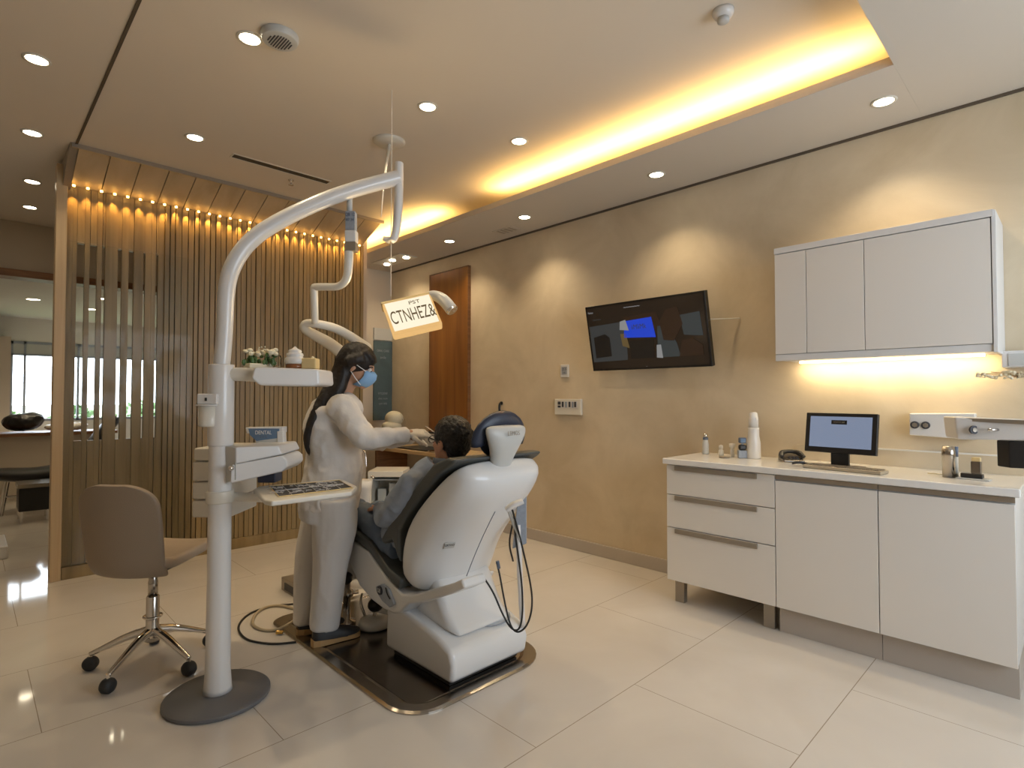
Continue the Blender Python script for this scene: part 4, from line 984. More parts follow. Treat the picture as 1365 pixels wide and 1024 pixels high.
hcu.rings([[Vector((1.775+.12*k*math.cos(a), 1.895+.01*k+.025*(1-k), 1.105+.09*k*math.sin(a))) for a in [2*PI*i/24 for i in range(24)]] for k in (1, .6, .05)])
hcu.build('headrest_cushion', 'navy', ch, smooth=True)
hst = MB()
hst.prism([(1.73, 1.92, .90), (1.80, 1.92, .90), (1.80, 1.90, 1.04), (1.73, 1.90, 1.04)], (0, .015, 0)); hst.build('headrest_bracket', 'chrome', ch, bevel=.003)
# handle grip, badge, vent, cable hanger
gp = MB(); path_tube(gp, [pt(676, 679, 2.33), pt(684, 673, 2.325), pt(697, 668, 2.33)], [(.013, .022), (.014, .024), (.012, .02)], 2, 14, side=Z); gp.build('back_handle', 'white', ch, smooth=True)
def on_shell(u, v, off=.0):   # walk the line of sight to the shell surface
    o = bpy.data.objects['back_shell']; return o
bpy.context.view_layer.update()
dgx = bpy.context.evaluated_depsgraph_get()
shell_ev = bpy.data.objects['back_shell'].evaluated_get(dgx)
def hit(u, v, off=.002, ob=None):
    r = ray(u, v).normalized(); o_ = ob or shell_ev; mi = o_.matrix_world.inverted()
    ok, loc, nr, _ = o_.ray_cast(mi @ CAMP, mi.to_3x3() @ r)
    if not ok: return None, None
    loc = o_.matrix_world @ loc; return loc+nr*off, nr
h0, n0 = hit(599, 727)
if h0:
    rg = Z.cross(n0).normalized(); up_ = n0.cross(rg)
    mbx(h0, rg, up_, n0, (-.026, -.018, -.002), (.026, .018, .001)).build('badge', 'grey_shell', ch)
    text('URTHO', .017, h0+n0*.0016+up_*.003, rg, up_, 'label_ink', 'badge_text', ch, .0004, .85)
h0, n0 = hit(680, 600)
for (u0, v0, u1, v1, rr_, mm_) in ((637, 747, 663, 738, .003, 'label_ink'),):
    q0_, _ = hit(u0, v0, .0); q1_, _ = hit(u1, v1, .0)
    if q0_ and q1_: MB().tube([q0_, q1_], rr_, 8).build('vent_slot', mm_, ch)
text('LEMOS', .028, (1.765, 1.79, 1.135), (1, 0, 0), Z, 'taupe', 'headrest_text', ch, .0006, .9)
# side control panel
cp = [(2.50, .345), (2.44, .372), (2.38, .36), (2.33, .30), (2.37, .275), (2.44, .29), (2.49, .32)]
MB().prism([(1.486, y, z) for y, z in cp], (.016, 0, 0)).build('control_panel', 'label_grey', ch, bevel=.004)
kn = MB().lathe([(.022, 0), (.022, .006), (.014, .008), (.001, .008)], (1.486, 2.455, .338), axis=(-1, 0, 0), n=20).build('control_dial', 'label_ink', ch)
text('%8', .03, (1.4775, 2.455, .338), (0, -1, 0), Z, 'grey_shell', 'dial_text', ch, .0004, .8)
path_tube(MB(), [(1.484, 2.40, .365), (1.482, 2.385, .34), (1.484, 2.37, .325), (1.484, 2.36, .32)], .003, 1, 6).build('panel_lever', 'black_plastic', ch)
# grey side plate and white tube on the far side, cables
MB().prism([pt(690, 668, 2.72), pt(702, 655, 2.72), pt(702, 725, 2.72), pt(683, 732, 2.72)], F*.02).build('side_plate', 'label_grey', ch, bevel=.004)
path_tube(MB(), [pt(690, 700, 2.72), pt(692, 740, 2.72), pt(694, 790, 2.75), pt(697, 835, 2.78)], .014, 1, 12).build('side_tube', 'white', ch, smooth=True)
for pts_ in ([(683, 680, 2.33), (690, 705, 2.36), (694, 720, 2.4), (708, 780, 2.45), (710, 810, 2.45), (703, 835, 2.45), (690, 845, 2.45), (680, 835, 2.46), (672, 800, 2.48), (666, 765, 2.5), (662, 750, 2.5)],
             [(684, 690, 2.36), (690, 735, 2.4), (696, 780, 2.45), (697, 820, 2.45), (692, 842, 2.45), (680, 838, 2.46), (668, 815, 2.48), (658, 790, 2.5), (645, 770, 2.5)],
             [(683, 700, 2.4), (678, 725, 2.45), (684, 748, 2.5)]):
    path_tube(MB(), [pt(*q) for q in pts_], .0042, 3, 8).build('hose', 'cable', ch, smooth=True)
path_tube(MB(), [pt(677, 678, 2.335), pt(684, 697, 2.36), pt(694, 722, 2.4)], [.006, .008, .006], 2, 8).build('hose_sleeve', 'grey_shell', ch, smooth=True)
MB().tube([pt(663, 748, 2.5), pt(665, 758, 2.5)], .008, 8).build('hose_plug', 'mirror_blue', ch)

# foot control & floor clutter between woman and chair
c = atz(480, 808, .0)
t = thing('foot_control', Vector((1.66, 2.80, .012)), 'white and black foot control block beside the chair pedestal', 'foot control')
p = Vector((1.66, 2.80, .0121))
MB().lathe([(.001, .0), (.085, .0), (.09, .01), (.08, .04), (.05, .055), (.001, .058)], p, n=28).build('base', 'white', t, smooth=True)
MB().ball(p+Vector((.03, .04, .10)), (.045, .045, .04)).build('pedal_ball', 'black_plastic', t, smooth=True)
MB().tube([p+Vector((0, 0, .05)), p+Vector((.03, .04, .09))], .012).build('pedal_stem', 'chrome', t)
path_tube(MB(), [p+Vector((-.03, .05, .05)), p+Vector((-.05, .07, .12)), p+Vector((-.02, .1, .16))], .008, 2, 8).build('side_lever', 'chrome', t, smooth=True)
path_tube(MB(), [p+Vector((.05, 0, .03)), p+Vector((.1, -.1, .02)), p+Vector((.15, -.2, .02))], .006, 2, 8).build('cable', 'cable', t, smooth=True)
c = Vector((1.56, 2.93, 0))
t = thing('chrome_fitting', Vector((c.x, c.y, 0.012)), 'chrome hose connector standing between the woman\'s leg and the chair', 'hose connector')
q = Vector((c.x, c.y, .0125))
MB().lathe([(.001, 0), (.05, 0), (.05, .02), (.022, .03), (.02, .15), (.035, .16), (.035, .19), (.02, .20), (.02, .235), (.001, .235)], q, n=20).build('body', 'steel', t, smooth=True)
MB().tube([q+Vector((-.06, .02, .175)), q+Vector((.06, -.02, .175))], .012).build('cross_bar', 'chrome', t, smooth=True)
MB().ball(q+Z*.26, .033).build('black_knob', 'black_plastic', t, smooth=True)
path_tube(MB(), [q+Z*.26, q+Z*.33-R*.04, q+Z*.28-R*.06, q+Z*.15-R*.05], .007, 2, 8).build('loop_hose', 'cable', t, smooth=True)
# low grey box behind the woman's heels
c = atz(392, 793, 0)
t = thing('transformer_box', Vector((c.x, c.y, 0)), 'low dark grey box on the floor left of the woman\'s feet', 'box')
box((c.x-.02, c.y-.06, 0), (c.x+.22, c.y+.16, .085)).build('housing', 'taupe', t, bevel=.004)
box((c.x-.024, c.y-.04, .015), (c.x-.02, c.y+.1, .06)).build('panel', 'label_ink', t)
# floor cables
def floor_loop(pts_, r, nm, m, label, it=3):
    o = MB(); path_tube(o, [atz(a, b, r)+Z*dz for a, b, dz in pts_], r, it, 8); return tag(o.build(nm, m, smooth=True), label, 'cable')
floor_loop([(395, 805, 0), (360, 808, 0), (330, 818, 0), (315, 836, 0), (325, 852, 0), (345, 857, 0), (368, 859, 0), (395, 856, 0)], .006, 'floor_cable', 'cable', 'black cable looping on the floor left of the woman\'s feet')
floor_loop([(395, 812, 0), (370, 806, 0), (345, 812, 0), (333, 832, 0), (350, 841, 0), (372, 840, 0), (392, 828, 0), (400, 820, 0)], .009, 'floor_hose', 'hose', 'beige hose coiled inside the black floor cable')
c = atz(372, 843, .014)
tag(MB().tube([c-R*.015, c+R*.02], [.012, .009], 8).build('brass_fitting', 'brass'), 'small brass coupling on the coiled floor hose', 'hose coupling')

# ------------------------------------------------------------------ woman
WD = 3.0
wo = thing('person', atz(428, 850, .012), 'woman in white scrubs and blue mask standing and leaning over the patient', 'person')
def W(u, v, dd=0): return pt(u, v, WD+dd)
bd = MB()
hd_ = W(477, 488, -.02)
fwd = (R*.93+F*.08-Z*.36).normalized(); sd_ = -F; sd_ = (sd_-fwd*sd_.dot(fwd)).normalized(); hup = fwd.cross(sd_); hup = hup if hup.z > 0 else -hup
HM3 = Matrix(((fwd.x, sd_.x, hup.x), (fwd.y, sd_.y, hup.y), (fwd.z, sd_.z, hup.z)))
def H(a, b, c): return hd_+fwd*a+sd_*b+hup*c
def head(bd, H, HM3, s=1.0):
    bd.ball(H(-.012, 0, .025), (.088*s, .070*s, .088*s), 20, 14, HM3)
    bd.ball(H(.022, 0, -.035), (.062*s, .056*s, .075*s), 18, 12, HM3)
    bd.ball(H(.058, 0, -.088), (.026, .030, .020), 10, 8, HM3)            # chin
    bd.tube([H(.082, 0, .012), H(.090, 0, -.010), H(.104, 0, -.028), H(.088, 0, -.040)], [.009, .011, .013, .008], 8)  # nose
    bd.ball(H(.082, 0, -.058), (.012, .022, .006), 10, 6, HM3); bd.ball(H(.078, 0, -.068), (.012, .020, .007), 10, 6, HM3)
    bd.ball(H(.068, 0, .022), (.018, .045, .010), 10, 6, HM3)             # brow
    for s_ in (1, -1):
        bd.ball(H(-.008, s_*.072, -.015), (.016, .008, .028), 10, 8, HM3)
        bd.ball(H(.060, s_*.034, -.028), (.018, .020, .018), 8, 6, HM3)   # cheek
head(bd, H, HM3)
# neck, torso core, arms, legs
bd.tube([H(-.02, 0, -.04), W(458, 522, -.02), W(450, 540, 0)], [.05, .048, .06], 16)
bd.tube([W(448, 538), W(445, 560), W(447, 600), W(444, 645), W(438, 675)], [(.06, .10), (.08, .12), (.08, .10), (.08, .11), (.06, .10)], 18, side=R)
shn = W(455, 545, -.15); shf = W(450, 545, .15)
eln = W(486, 586, -.20); wrn = W(543, 579, -.10); elf = W(500, 590, .20); wrf = W(548, 582, .06)
for a, e, w in ((shn, eln, wrn), (shf, elf, wrf)):
    bd.tube([a, a.lerp(e, .5), e], [.045, .038, .032], 12); bd.tube([e, e.lerp(w, .4), w, w+(w-e).normalized()*.03], [.034, .033, .024, .022], 12); bd.ball(e, .033); bd.ball(a, .045)
hpn = W(446, 668, -.09); hpf = W(434, 668, .09); knn = W(441, 748, -.06); knf = W(412, 745, .10); ann = atz(429, 850, .09)+Z*0; anf = atz(402, 838, .09)
ann = pt(432, 836, 2.95); anf = pt(405, 830, 3.08)
for a, e, w in ((hpn, knn, ann), (hpf, knf, anf)):
    bd.tube([a, a.lerp(e, .5), e], [.055, .06, .05], 12); bd.tube([e, e.lerp(w, .35), w], [.05, .05, .035], 12); bd.ball(a, .055)
remesh(bd, 'body', 'skin', wo, .007, 5)
# eyes
for s_ in (1, -1):
    e_ = MB(); e_.ball(H(.071, s_*.028, .002), .0115, 12, 8); e_.build('eye', 'white', wo, smooth=True)
    e_ = MB(); e_.ball(H(.079, s_*.029, .000), .0055, 8, 6); e_.build('iris', 'black_plastic', wo, smooth=True)
    e_ = MB(); e_.tube([H(.078, s_*.012, .019), H(.078, s_*.030, .023), H(.068, s_*.046, .018)], .0035, 6); e_.build('eyebrow', 'hair', wo, smooth=True)
# hair
hr = MB()
hr.ball(H(-.020, 0, .032), (.098, .080, .092), 20, 14, HM3)
hr.ball(H(-.060, 0, .0), (.062, .074, .085), 16, 12, HM3)
path_tube(hr, [H(.02, 0, .085), H(.060, .0, .068), H(.078, .0, .048)], [(.065, .03), (.060, .016), (.05, .008)], 1, 14, side=sd_)
path_tube(hr, [H(.02, .055, .05), H(-.01, .075, .03), H(-.045, .072, .0)], [.03, .03, .03], 2, 10)
path_tube(hr, [H(-.055, .0, .02), W(455, 502, -.03), W(442, 522, -.07), W(429, 542, -.13), W(418, 562, -.15), W(410, 582, -.14), W(410, 596, -.13), W(413, 608, -.12)], [(.072, .062), (.068, .056), (.06, .048), (.05, .040), (.042, .030), (.028, .022), (.018, .015), (.005, .005)], 3, 16, side=F)
path_tube(hr, [H(-.035, .055, .01), H(-.045, .05, -.06), W(452, 520, -.10), W(436, 538, -.14)], [.035, .035, .035, .02], 2, 12)
cut = remesh(hr, 'hair', 'hair', wo, .007, 4, wr=(.0022, (45, 45, 12)))
# tunic
tu_ = MB()
path_tube(tu_, [W(454, 529, -.01), W(449, 538), W(444, 548), W(441, 566), W(444, 590), W(447, 612), W(443, 640), W(440, 662), W(438, 676)],
          [(.055, .085), (.085, .155), (.110, .185), (.130, .178), (.138, .160), (.140, .155), (.146, .168), (.150, .178), (.148, .178)], 2, 28, side=R)
for a, e, w in ((shn, eln, wrn), (shf, elf, wrf)):
    path_tube(tu_, [a-Z*.0, a.lerp(e, .35), a.lerp(e, .8)+R*.0, e, e.lerp(w, .2), e.lerp(w, .6), w], [.070, .064, .055, .050, .047, .040, .034], 2, 18)
    tu_.ball(a, .070)
path_tube(tu_, [W(449, 543, 0), W(462, 548, -.08), shn], [.09, .09, .07], 1, 16)
remesh(tu_, 'tunic', 'scrub', wo, .008, 3, wr=(.009, (10, 10, 8)))
cl_ = MB(); path_tube(cl_, [W(447, 531, -.075), W(455, 533, -.085), W(466, 530, -.05), W(471, 527, 0), W(466, 528, .06)], .006, 2, 8); cl_.build('collar', 'scrub', wo, smooth=True)
# trousers
tr_ = MB()
path_tube(tr_, [W(439, 655), W(437, 672), W(436, 690)], [(.138, .165), (.146, .172), (.135, .165)], 1, 24, side=R)
path_tube(tr_, [hpn+Z*.02, W(447, 700, -.08), knn, W(437, 790, -.055), ann-Z*.0], [(.108, .10), (.112, .098), (.092, .085), (.080, .08), (.072, .076)], 2, 20, side=R)
path_tube(tr_, [hpf+Z*.02, W(424, 700, .08), knf, W(408, 790, .09), anf-Z*.0], [(.098, .10), (.092, .094), (.074, .080), (.062, .072), (.056, .066)], 2, 20, side=R)
remesh(tr_, 'trousers', 'trouser', wo, .008, 3, wr=(.005, (8, 8, 3)))
def shoe(heel, toe, nm='shoe'):
    d = (toe-heel); d.z = 0; d.normalize(); s = Z.cross(d); base = Vector((heel.x, heel.y, 0.0125))
    def S(a, b, c): return base+d*a+s*b+Z*c
    L = .255
    u = MB(); rs = []
    for (a, w, h, z0) in ((.0, .022, .05, .030), (.02, .034, .075, .022), (.07, .037, .085, .022), (.12, .038, .065, .022), (.17, .044, .050, .018), (.215, .042, .042, .014), (.245, .028, .032, .012), (.258, .008, .02, .014)):
        rs.append([S(a, w*math.cos(t_), z0+max(0, h*math.sin(t_))) for t_ in [2*PI*i/16 for i in range(16)]])
    u.rings(rs); sh_ = u.build(nm, 'shoe', wo, smooth=True, sub=1)
    so_ = MB(); n = 14; out = []
    for i in range(n): t_ = PI*i/(n-1); out.append((.215+.042*math.sin(t_)*1.0, -.044*math.cos(t_)))
    out += [(.12, .038), (.03, .036), (0, .024), (-.006, 0), (0, -.024), (.03, -.036), (.12, -.038)]
    v0 = [S(a, b, 0) for a, b in out]; v1 = [S(a, b, .032 if a < .1 else .022) for a, b in out]
    so_.rings([v0, v1]); o_ = so_.build('sole', 'sole', None); o_.parent = sh_; o_.matrix_parent_inverse = sh_.matrix_parent_inverse @ Matrix.Identity(4)
    o_.matrix_parent_inverse = Matrix.Identity(4)
shoe(atz(416, 862, .012), atz(474, 846, .012)); shoe(atz(396, 846, .012), atz(446, 836, .012))
# mask, straps
mk = MB(); rs = []
for (c_, f_, w_) in ((.0, .096, .030), (-.012, .112, .046), (-.035, .116, .054), (-.060, .108, .054), (-.082, .092, .046), (-.098, .074, .032)):
    row = []
    for i in range(13):
        a = (i/12-.5)*2; row.append(H(f_-.058*a*a, w_*a*1.12, c_))
    rs.append(row)
vv = [[mk.bm.verts.new(p_) for p_ in r] for r in rs]
for i in range(len(rs)-1):
    for j_ in range(12): mk.bm.faces.new((vv[i][j_], vv[i][j_+1], vv[i+1][j_+1], vv[i+1][j_]))
mk.build('face_mask', 'mask', wo, smooth=True, solid=.003)
for s_ in (1, -1):
    for c0_, c1_ in ((-.008, .012), (-.085, -.035)):
        o_ = MB(); o_.tube([H(.060, s_*.058, c0_), H(.025, s_*.074, (c0_+c1_)/2), H(-.006, s_*.083, c1_)], .0022, 6); o_.build('mask_strap', 'strap', wo, smooth=True)
# gloved hands
def hand(wrist, elbow, palm_n, nm, m, parent, curl=.5, flip=1, s=1.0):
    d = (wrist-elbow).normalized(); pn = palm_n-d*palm_n.dot(d); pn.normalize(); sdv = d.cross(pn)*flip
    def P(a, b, c): return wrist+d*a*s+sdv*b*s+pn*c*s
    g = MB()
    g.tube([P(-.035, 0, 0), P(0, 0, 0), P(.03, 0, 0), P(.065, 0, .004), P(.088, 0, .008)], [(.030, .026), (.027, .021), (.036, .017), (.042, .015), (.038, .012)], 14, side=sdv)
    for k, (b, L, dz) in enumerate(((-.030, .068, .0), (-.010, .078, .0), (.011, .072, .0), (.030, .056, .0))):
        c_ = curl*(1+.12*k); p_ = [(.082, b, .006)]; ang = c_*.5; a, z_ = .082, .006
        for seg in (.42, .32, .26):
            a += L*seg*math.cos(ang); z_ += L*seg*math.sin(ang); p_.append((a, b*1.1, z_)); ang += c_
        g.tube([P(*q) for q in p_], [.0095, .0088, .008, .0065], 8); g.ball(P(*p_[-1]), .0065*s, 8, 6)
    tp = [(.022, -.030, .004), (.045, -.052, .016), (.066, -.056, .032), (.082, -.048, .044)]
    g.tube([P(*q) for q in tp], [.013, .011, .010, .008], 8); g.ball(P(*tp[-1]), .008*s, 8, 6)
    return remesh(g, nm, m, parent, .0035, 2)
hand(wrn, eln, (F*.5-Z*.8), 'glove', 'glove', wo, .45, 1)
hand(wrf, elf, (-F*.5-Z*.8), 'glove', 'glove', wo, .45, -1)
# probe in her hand
pr_ = MB(); ph = wrn+(wrn-eln).normalized()*.12
pr_.tube([ph-R*.02+Z*.03, ph+R*.05-Z*.02], [.004, .002], 8); tag(pr_.build('dental_probe', 'chrome', smooth=True), 'thin steel dental probe held in the woman\'s gloved hand', 'dental tool')

# ------------------------------------------------------------------ patient
pa = thing('person', Vector((1.68, 2.45, .4)), 'dark-haired person in a grey-blue shirt sitting in the dental chair, seen from behind', 'person')
hd_ = pt(600, 588, 2.78)
fwd = (Vector((-.16, .97, 0))*1.0+Z*.10).normalized(); sd_ = Vector((-1, -.16, 0)); sd_ = (sd_-fwd*sd_.dot(fwd)).normalized(); hup = fwd.cross(sd_); hup = hup if hup.z > 0 else -hup
HM3 = Matrix(((fwd.x, sd_.x, hup.x), (fwd.y, sd_.y, hup.y), (fwd.z, sd_.z, hup.z)))
bd = MB(); head(bd, H, HM3, 1.03)
hx = hd_.x
NB = Vector((hx+.005, 2.23, .965)); CH = Vector((1.70, 2.30, .86)); BE = Vector((1.70, 2.44, .66)); HP = Vector((1.69, 2.50, .56))
bd.tube([H(-.02, 0, -.05), NB, NB-Z*.05], [.055, .056, .065], 16)
bd.tube([NB-Z*.04, CH, BE, HP], [(.11, .07), (.17, .10), (.14, .10), (.14, .10)], 18, side=(1, 0, 0))
shl = Vector((1.535, 2.235, .88)); shr = Vector((1.885, 2.235, .88)); ell = Vector((1.495, 2.42, .70)); elr = Vector((1.955, 2.45, .68)); wrl = Vector((1.60, 2.64, .70)); wrr = Vector((1.86, 2.66, .68))
hl = Vector((1.61, 2.50, .53)); hr_ = Vector((1.76, 2.50, .53)); kl = Vector((1.595, 2.90, .66)); kr = Vector((1.73, 2.88, .63)); al = Vector((1.60, 3.14, .36)); ar = Vector((1.74, 3.14, .36))
for a, e, w in ((shl, ell, wrl), (shr, elr, wrr)):
    bd.tube([a, e], [.045, .036], 12); bd.tube([e, w], [.036, .026], 12); bd.ball(e, .036); bd.ball(a, .048)
for a, e, w in ((hl, kl, al), (hr_, kr, ar)):
    bd.tube([a, e], [.07, .045], 12); bd.tube([e, w], [.045, .035], 12); bd.ball(e, .045)
remesh(bd, 'body', 'skin2', pa, .007, 5)
for s_ in (1, -1):
    e_ = MB(); e_.ball(H(.071, s_*.028, .002), .0115, 12, 8); e_.build('eye', 'white', pa, smooth=True)
    e_ = MB(); e_.ball(H(-.010, s_*.080, -.018), (.017, .008, .030), 10, 8, HM3); oo = e_.build('ear', 'ear' if s_ < 0 else 'skin2', pa, smooth=True)
    e_ = MB(); e_.tube([H(.085, s_*.055, .006), H(.02, s_*.080, .004), H(-.012, s_*.086, .0)], .003, 6); gl_ = e_.build('glasses_temple', 'black_plastic', pa)
    e_ = MB(); e_.tube([H(.092+.0*k, s_*.032+.026*math.cos(k*PI/6), -.002+.018*math.sin(k*PI/6)) for k in range(13)], .002, 6); e_.build('glasses_rim', 'black_plastic', pa)
hr = MB()
hr.ball(H(-.018, 0, .032), (.100, .086, .094), 20, 14, HM3); hr.ball(H(-.055, 0, -.005), (.056, .074, .072), 16, 12, HM3); hr.ball(H(-.05, 0, -.05), (.042, .056, .045), 14, 10, HM3)
for i in range(70):
    a = rnd(0, 2*PI); b = rnd(.15, 1.45); q = (-.02+.09*math.cos(a)*math.cos(b)-.0, .08*math.sin(a)*math.cos(b), .035+.085*math.sin(b))
    if q[0] > .055: continue
    hr.ball(H(*q), (rnd(.012, .02), rnd(.010, .016), rnd(.010, .014)), 7, 5, HM3)
remesh(hr, 'hair', 'hair2', pa, .006, 1, wr=(.003, (50, 50, 50)))
ts_ = MB()
path_tube(ts_, [NB+Z*.0, NB-Z*.035, Vector((1.70, 2.25, .90)), CH-Z*.03, BE, HP], [(.075, .066), (.12, .085), (.185, .105), (.195, .125), (.175, .13), (.17, .12)], 2, 26, side=(1, 0, 0))
for a, e, w in ((shl, ell, wrl), (shr, elr, wrr)):
    path_tube(ts_, [a, a.lerp(e, .4), e, e.lerp(w, .3), w], [.072, .066, .056, .05, .038], 2, 16); ts_.ball(a, .072)
remesh(ts_, 'shirt', 'shirt', pa, .008, 3, wr=(.005, (12, 12, 12)))
co = MB(); path_tube(co, [NB+Vector((.07*math.sin(a), -.068*math.cos(a), .012)) for a in [math.radians(x) for x in range(-110, 111, 20)]], [(.022, .007)]*12, 1, 10, side=(0, 0, 1)); co.build('collar', 'shirt', pa, smooth=True)
je = MB()
path_tube(je, [HP-Z*.03-Vector((0, .06, 0)), HP+Vector((0, .06, -.01))], [(.165, .10), (.16, .09)], 0, 20, side=(1, 0, 0))
for a, e, w in ((hl, kl, al), (hr_, kr, ar)):
    path_tube(je, [a, a.lerp(e, .5)+Z*.01, e, e.lerp(w, .4), w], [.088, .080, .066, .060, .052], 2, 16); je.ball(e, .066)
remesh(je, 'trousers', 'jeans', pa, .008, 3, wr=(.004, (10, 10, 10)))
hand(wrl, ell, (Vector((0, .3, -1))), 'hand', 'skin2', pa, .4, -1)
hand(wrr, elr, (Vector((0, .3, -1))), 'hand', 'skin2', pa, .4, 1)

# ------------------------------------------------------------------ far room furniture and garden
t = thing('black_recliner', Vector((.8, 8.4, 0)), 'black reclining chair with chrome frame in the far room', 'chair')
def fz(v, d): return 1.3-(v-529)*d/743
pr = MB(); path_tube(pr, [(.30, 8.6, .42), (.62, 8.4, .40), (.95, 8.3, .48), (1.3, 8.2, .62)], [(.28, .07), (.28, .08), (.28, .08), (.24, .07)], 2, 16, side=(0, 1, 0)); pr.build('seat', 'black_plastic', t, smooth=True)
pr = MB(); path_tube(pr, [(1.0, 8.3, .5), (1.12, 8.2, .8), (1.3, 8.2, 1.05)], [(.26, .06), (.26, .07), (.22, .06)], 2, 16, side=(0, 1, 0)); pr.build('backrest', 'black_plastic', t, smooth=True)
for (a, b) in (((.35, 8.3, .36), (.30, 8.25, 0)), ((.35, 8.8, .36), (.3, 8.85, 0)), ((1.1, 8.0, .45), (1.2, 7.95, 0)), ((1.1, 8.5, .45), (1.2, 8.55, 0))):
    MB().tube([a, b], .014, 8).build('leg', 'chrome', t)
MB().tube([(.32, 8.28, .2), (1.15, 7.98, .2)], .012, 8).build('side_rail', 'chrome', t)
t = thing('long_counter', Vector((.4, 9.6, 0)), 'low counter with a dark top under the far window', 'counter')
box((-1.1, 9.3, .80), (1.5, 9.9, .84)).build('counter_top', 'dark_wood', t)
box((-1.0, 9.35, 0), (1.45, 9.85, .80)).build('counter_body', 'wall', t)
def lump(c, r, nm, m, label, cat):
    b1 = MB(); b1.ball(c, r, 16, 10); b1.ball(Vector(c)+Vector((r[0]*.5, 0, r[2]*.3)), (r[0]*.6, r[1]*.8, r[2]*.8), 14, 9)
    return tag(remesh(b1, nm, m, None, .02, 3, wr=(.012, (8, 8, 8))), label, cat)
lump((.52, 9.55, .972), (.20, .18, .11), 'black_bag', 'black_plastic', 'slouched black bag lying on the far counter', 'bag')
lump((.95, 9.45, .902), (.22, .15, .045), 'white_pillow', 'white', 'white pillow lying on the far counter right of the bag', 'pillow')
t = thing('black_trolley', Vector((.55, 7.75, 0)), 'black box trolley with white drawers standing on the far room floor', 'trolley')
box((.40, 7.6, .12), (.66, 7.95, .36)).build('body', 'black_plastic', t, bevel=.01)
box((.39, 7.58, .361), (.72, 7.97, .40)).build('lid', 'steel', t)
for x in (.42, .64):
    for y in (7.62, 7.93): MB().tube([(x, y, 0), (x, y, .12)], .012, 8).build('leg', 'chrome', t)
t = thing('paper_stack_stand', Vector((.78, 7.7, 0)), 'slanted white rack leaning beside the black trolley', 'rack')
mmr = Matrix.Translation((.90, 7.7, .02)) @ Matrix.Rotation(math.radians(-14), 4, 'Y')
for i in range(5): MB().box((0, 0, .02+i*.09), (.09, .26, .09+i*.09), mmr).build('tray', 'grey_shell' if i % 2 else 'white', t, bevel=.004)
MB().box((-.012, 0, 0), (0, .26, .48), mmr).build('side_board', 'black_plastic', t)
tag(box((-.35, 6.05, 0), (.262, 6.6, .10)).build('low_plinth', 'white', bevel=.01), 'low white plinth at the left edge of the corridor floor', 'plinth')
# garden
struct('ground_outside', box((-14, 12.2, -.4), (16, 40, -.25)), 'grass')
struct('garden_wall', box((-10, 17, -.3), (12, 17.4, 1.1)), 'stone')
for i, (x, y, r, lb) in enumerate(((.5, 14.2, .45, 'leafy shrub outside, left in the far window'), (1.65, 14.9, .52, 'leafy shrub outside, behind the slats'), (3.0, 15.5, .6, 'leafy shrub outside, rightmost behind the slats'))):
    t = thing('garden_shrub', (x, y, -.25), lb, 'shrub', 'shrubs beyond the far window')
    b1 = MB()
    for k in range(260):
        a, b, rr_ = rnd(0, 2*PI), rnd(-.3, 1.4), r*rnd(.55, 1.05); c = Vector((x+rr_*math.cos(a)*math.cos(b), y+rr_*math.sin(a)*math.cos(b), .55+rr_*math.sin(b)*1.1))
        n_ = Vector((rnd(-1, 1), rnd(-1, 1), rnd(-1, 1))).normalized(); m1 = n_.orthogonal().normalized()*.09; m2 = n_.cross(m1).normalized()*.05
        b1.quad([c-m1, c-m2, c+m1, c+m2])
    b1.build('foliage', 'bush', t)
    MB().tube([(x, y, -.25), (x, y, .5)], [.05, .03], 8).build('trunk', 'dark_wood', t)

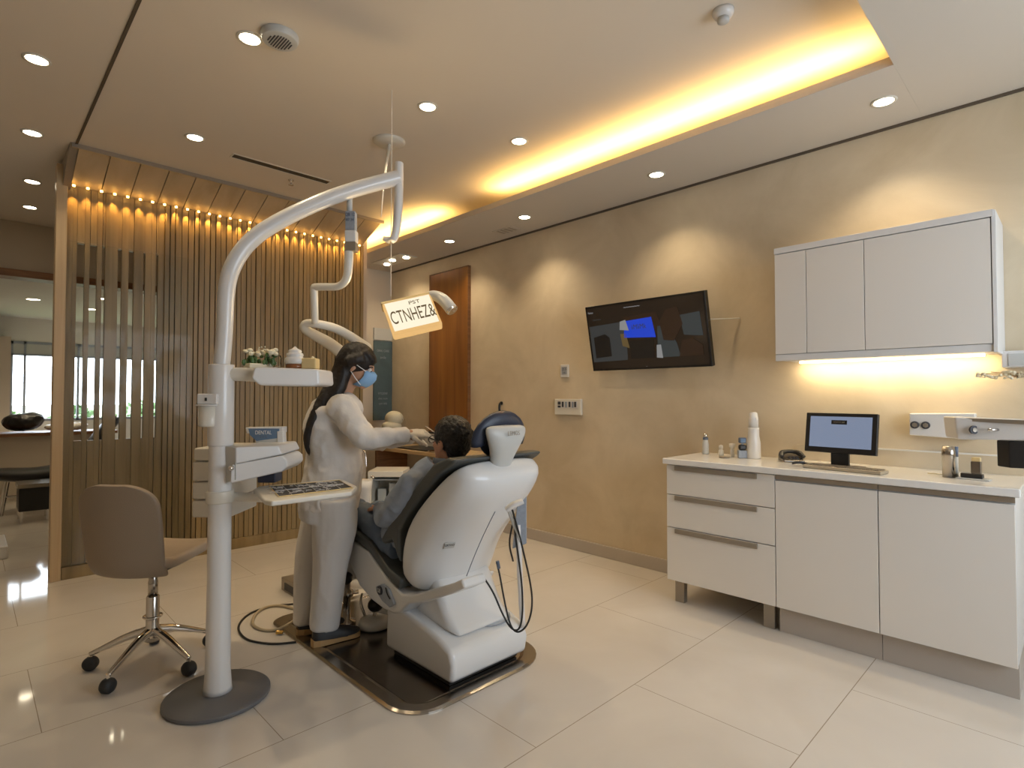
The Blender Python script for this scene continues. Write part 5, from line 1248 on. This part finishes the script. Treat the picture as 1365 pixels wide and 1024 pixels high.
# pieces that belong to a part hang under that part
UNDER = {'television': {'picture_area': 'screen', 'screen_text': 'screen', 'brand_mark': 'housing'}, 'monitor': {'window_bar': 'display', 'screen_text': 'display', 'stand_foot': 'stand_neck'},
         'operating_lamp': {'lettering': 'light_panel', 'handle_cap': 'handle_arm'}, 'thermostat': {'display_text': 'display'}, 'switch_panel': {'rocker_switch': 'switch_row'},
         'dental_chair': {'badge_text': 'badge', 'headrest_text': 'headrest_shell', 'control_dial': 'control_panel', 'dial_text': 'control_panel', 'panel_lever': 'control_panel', 'vent_slot': 'back_shell', 'shell_groove': 'back_shell', 'pedestal_seam': 'pedestal'},
         'suction_arm': {'label_text': 'label_block'}, 'display_unit': {'display_text': 'display'}, 'instrument_rail': {'socket': 'socket_panel', 'socket_core': 'socket_panel', 'dial': 'front_arm', 'dial_core': 'front_arm', 'chrome_lever': 'front_arm', 'tool_slot': 'front_arm'},
         'blue_poster': {'poster_text': 'board'}, 'instrument_tray': {'liner_pattern': 'liner', 'liner_rim': 'liner'}, 'cup_dispenser': {'sensor': 'upper_box', 'rim': 'cup'},
         'slatted_partition': {}, 'control_head': {'knob': 'lower_shell'}, 'desk_phone': {'keypad': 'base'}, 'keyboard': {'keys': 'body'}, 'instrument_stack': {'display': 'display_head'}}
for root in [o for o in C.objects if o.parent is None]:
    mp_ = UNDER.get(root.name.split('.')[0])
    if not mp_: continue
    kids = list(root.children)
    for k_ in kids:
        pn_ = mp_.get(k_.name.split('.')[0])
        if pn_:
            host = [q for q in kids if q.name.split('.')[0] == pn_]
            if host: k_.parent = host[0]; k_.matrix_parent_inverse = Matrix.Identity(4)
# ------------------------------------------------------------------ world, daylight, view
w = bpy.data.worlds.new('world'); sc.world = w; w.use_nodes = True
bg = w.node_tree.nodes['Background']; bg.inputs['Color'].default_value = (.80, .90, 1.0, 1); bg.inputs['Strength'].default_value = 5.8
def portal(c, aim, sx, sy):
    d = bpy.data.lights.new('window_portal', 'AREA'); d.shape = 'RECTANGLE'; d.size = sx; d.size_y = sy; d.cycles.is_portal = True
    o = bpy.data.objects.new('window_portal', d); C.objects.link(o); o.location = c; o.rotation_euler = Vector(aim).to_track_quat('-Z', 'Z').to_euler()
portal((2.25, -1.64, 1.65), (0, 1, 0), 2.1, 1.7)
portal((1.6, 12.09, 1.55), (0, -1, 0), 2.2, 1.3)
sun = lamp('SUN', 'sun', (0, 30, 20), 5.0, (1, .95, .85), None, (-.30, -.80, -.52), angle=math.radians(.6))
sc.view_settings.view_transform = 'Standard'; sc.view_settings.look = 'None'; sc.view_settings.gamma = 1; sc.view_settings.use_curve_mapping = False
sc.view_settings.exposure = 0.32
cy = sc.cycles
cy.max_bounces = 8; cy.diffuse_bounces = 4; cy.glossy_bounces = 4; cy.transmission_bounces = 6; cy.transparent_max_bounces = 6
cy.sample_clamp_indirect = 4; cy.use_denoising = True; cy.caustics_reflective = False; cy.caustics_refractive = False
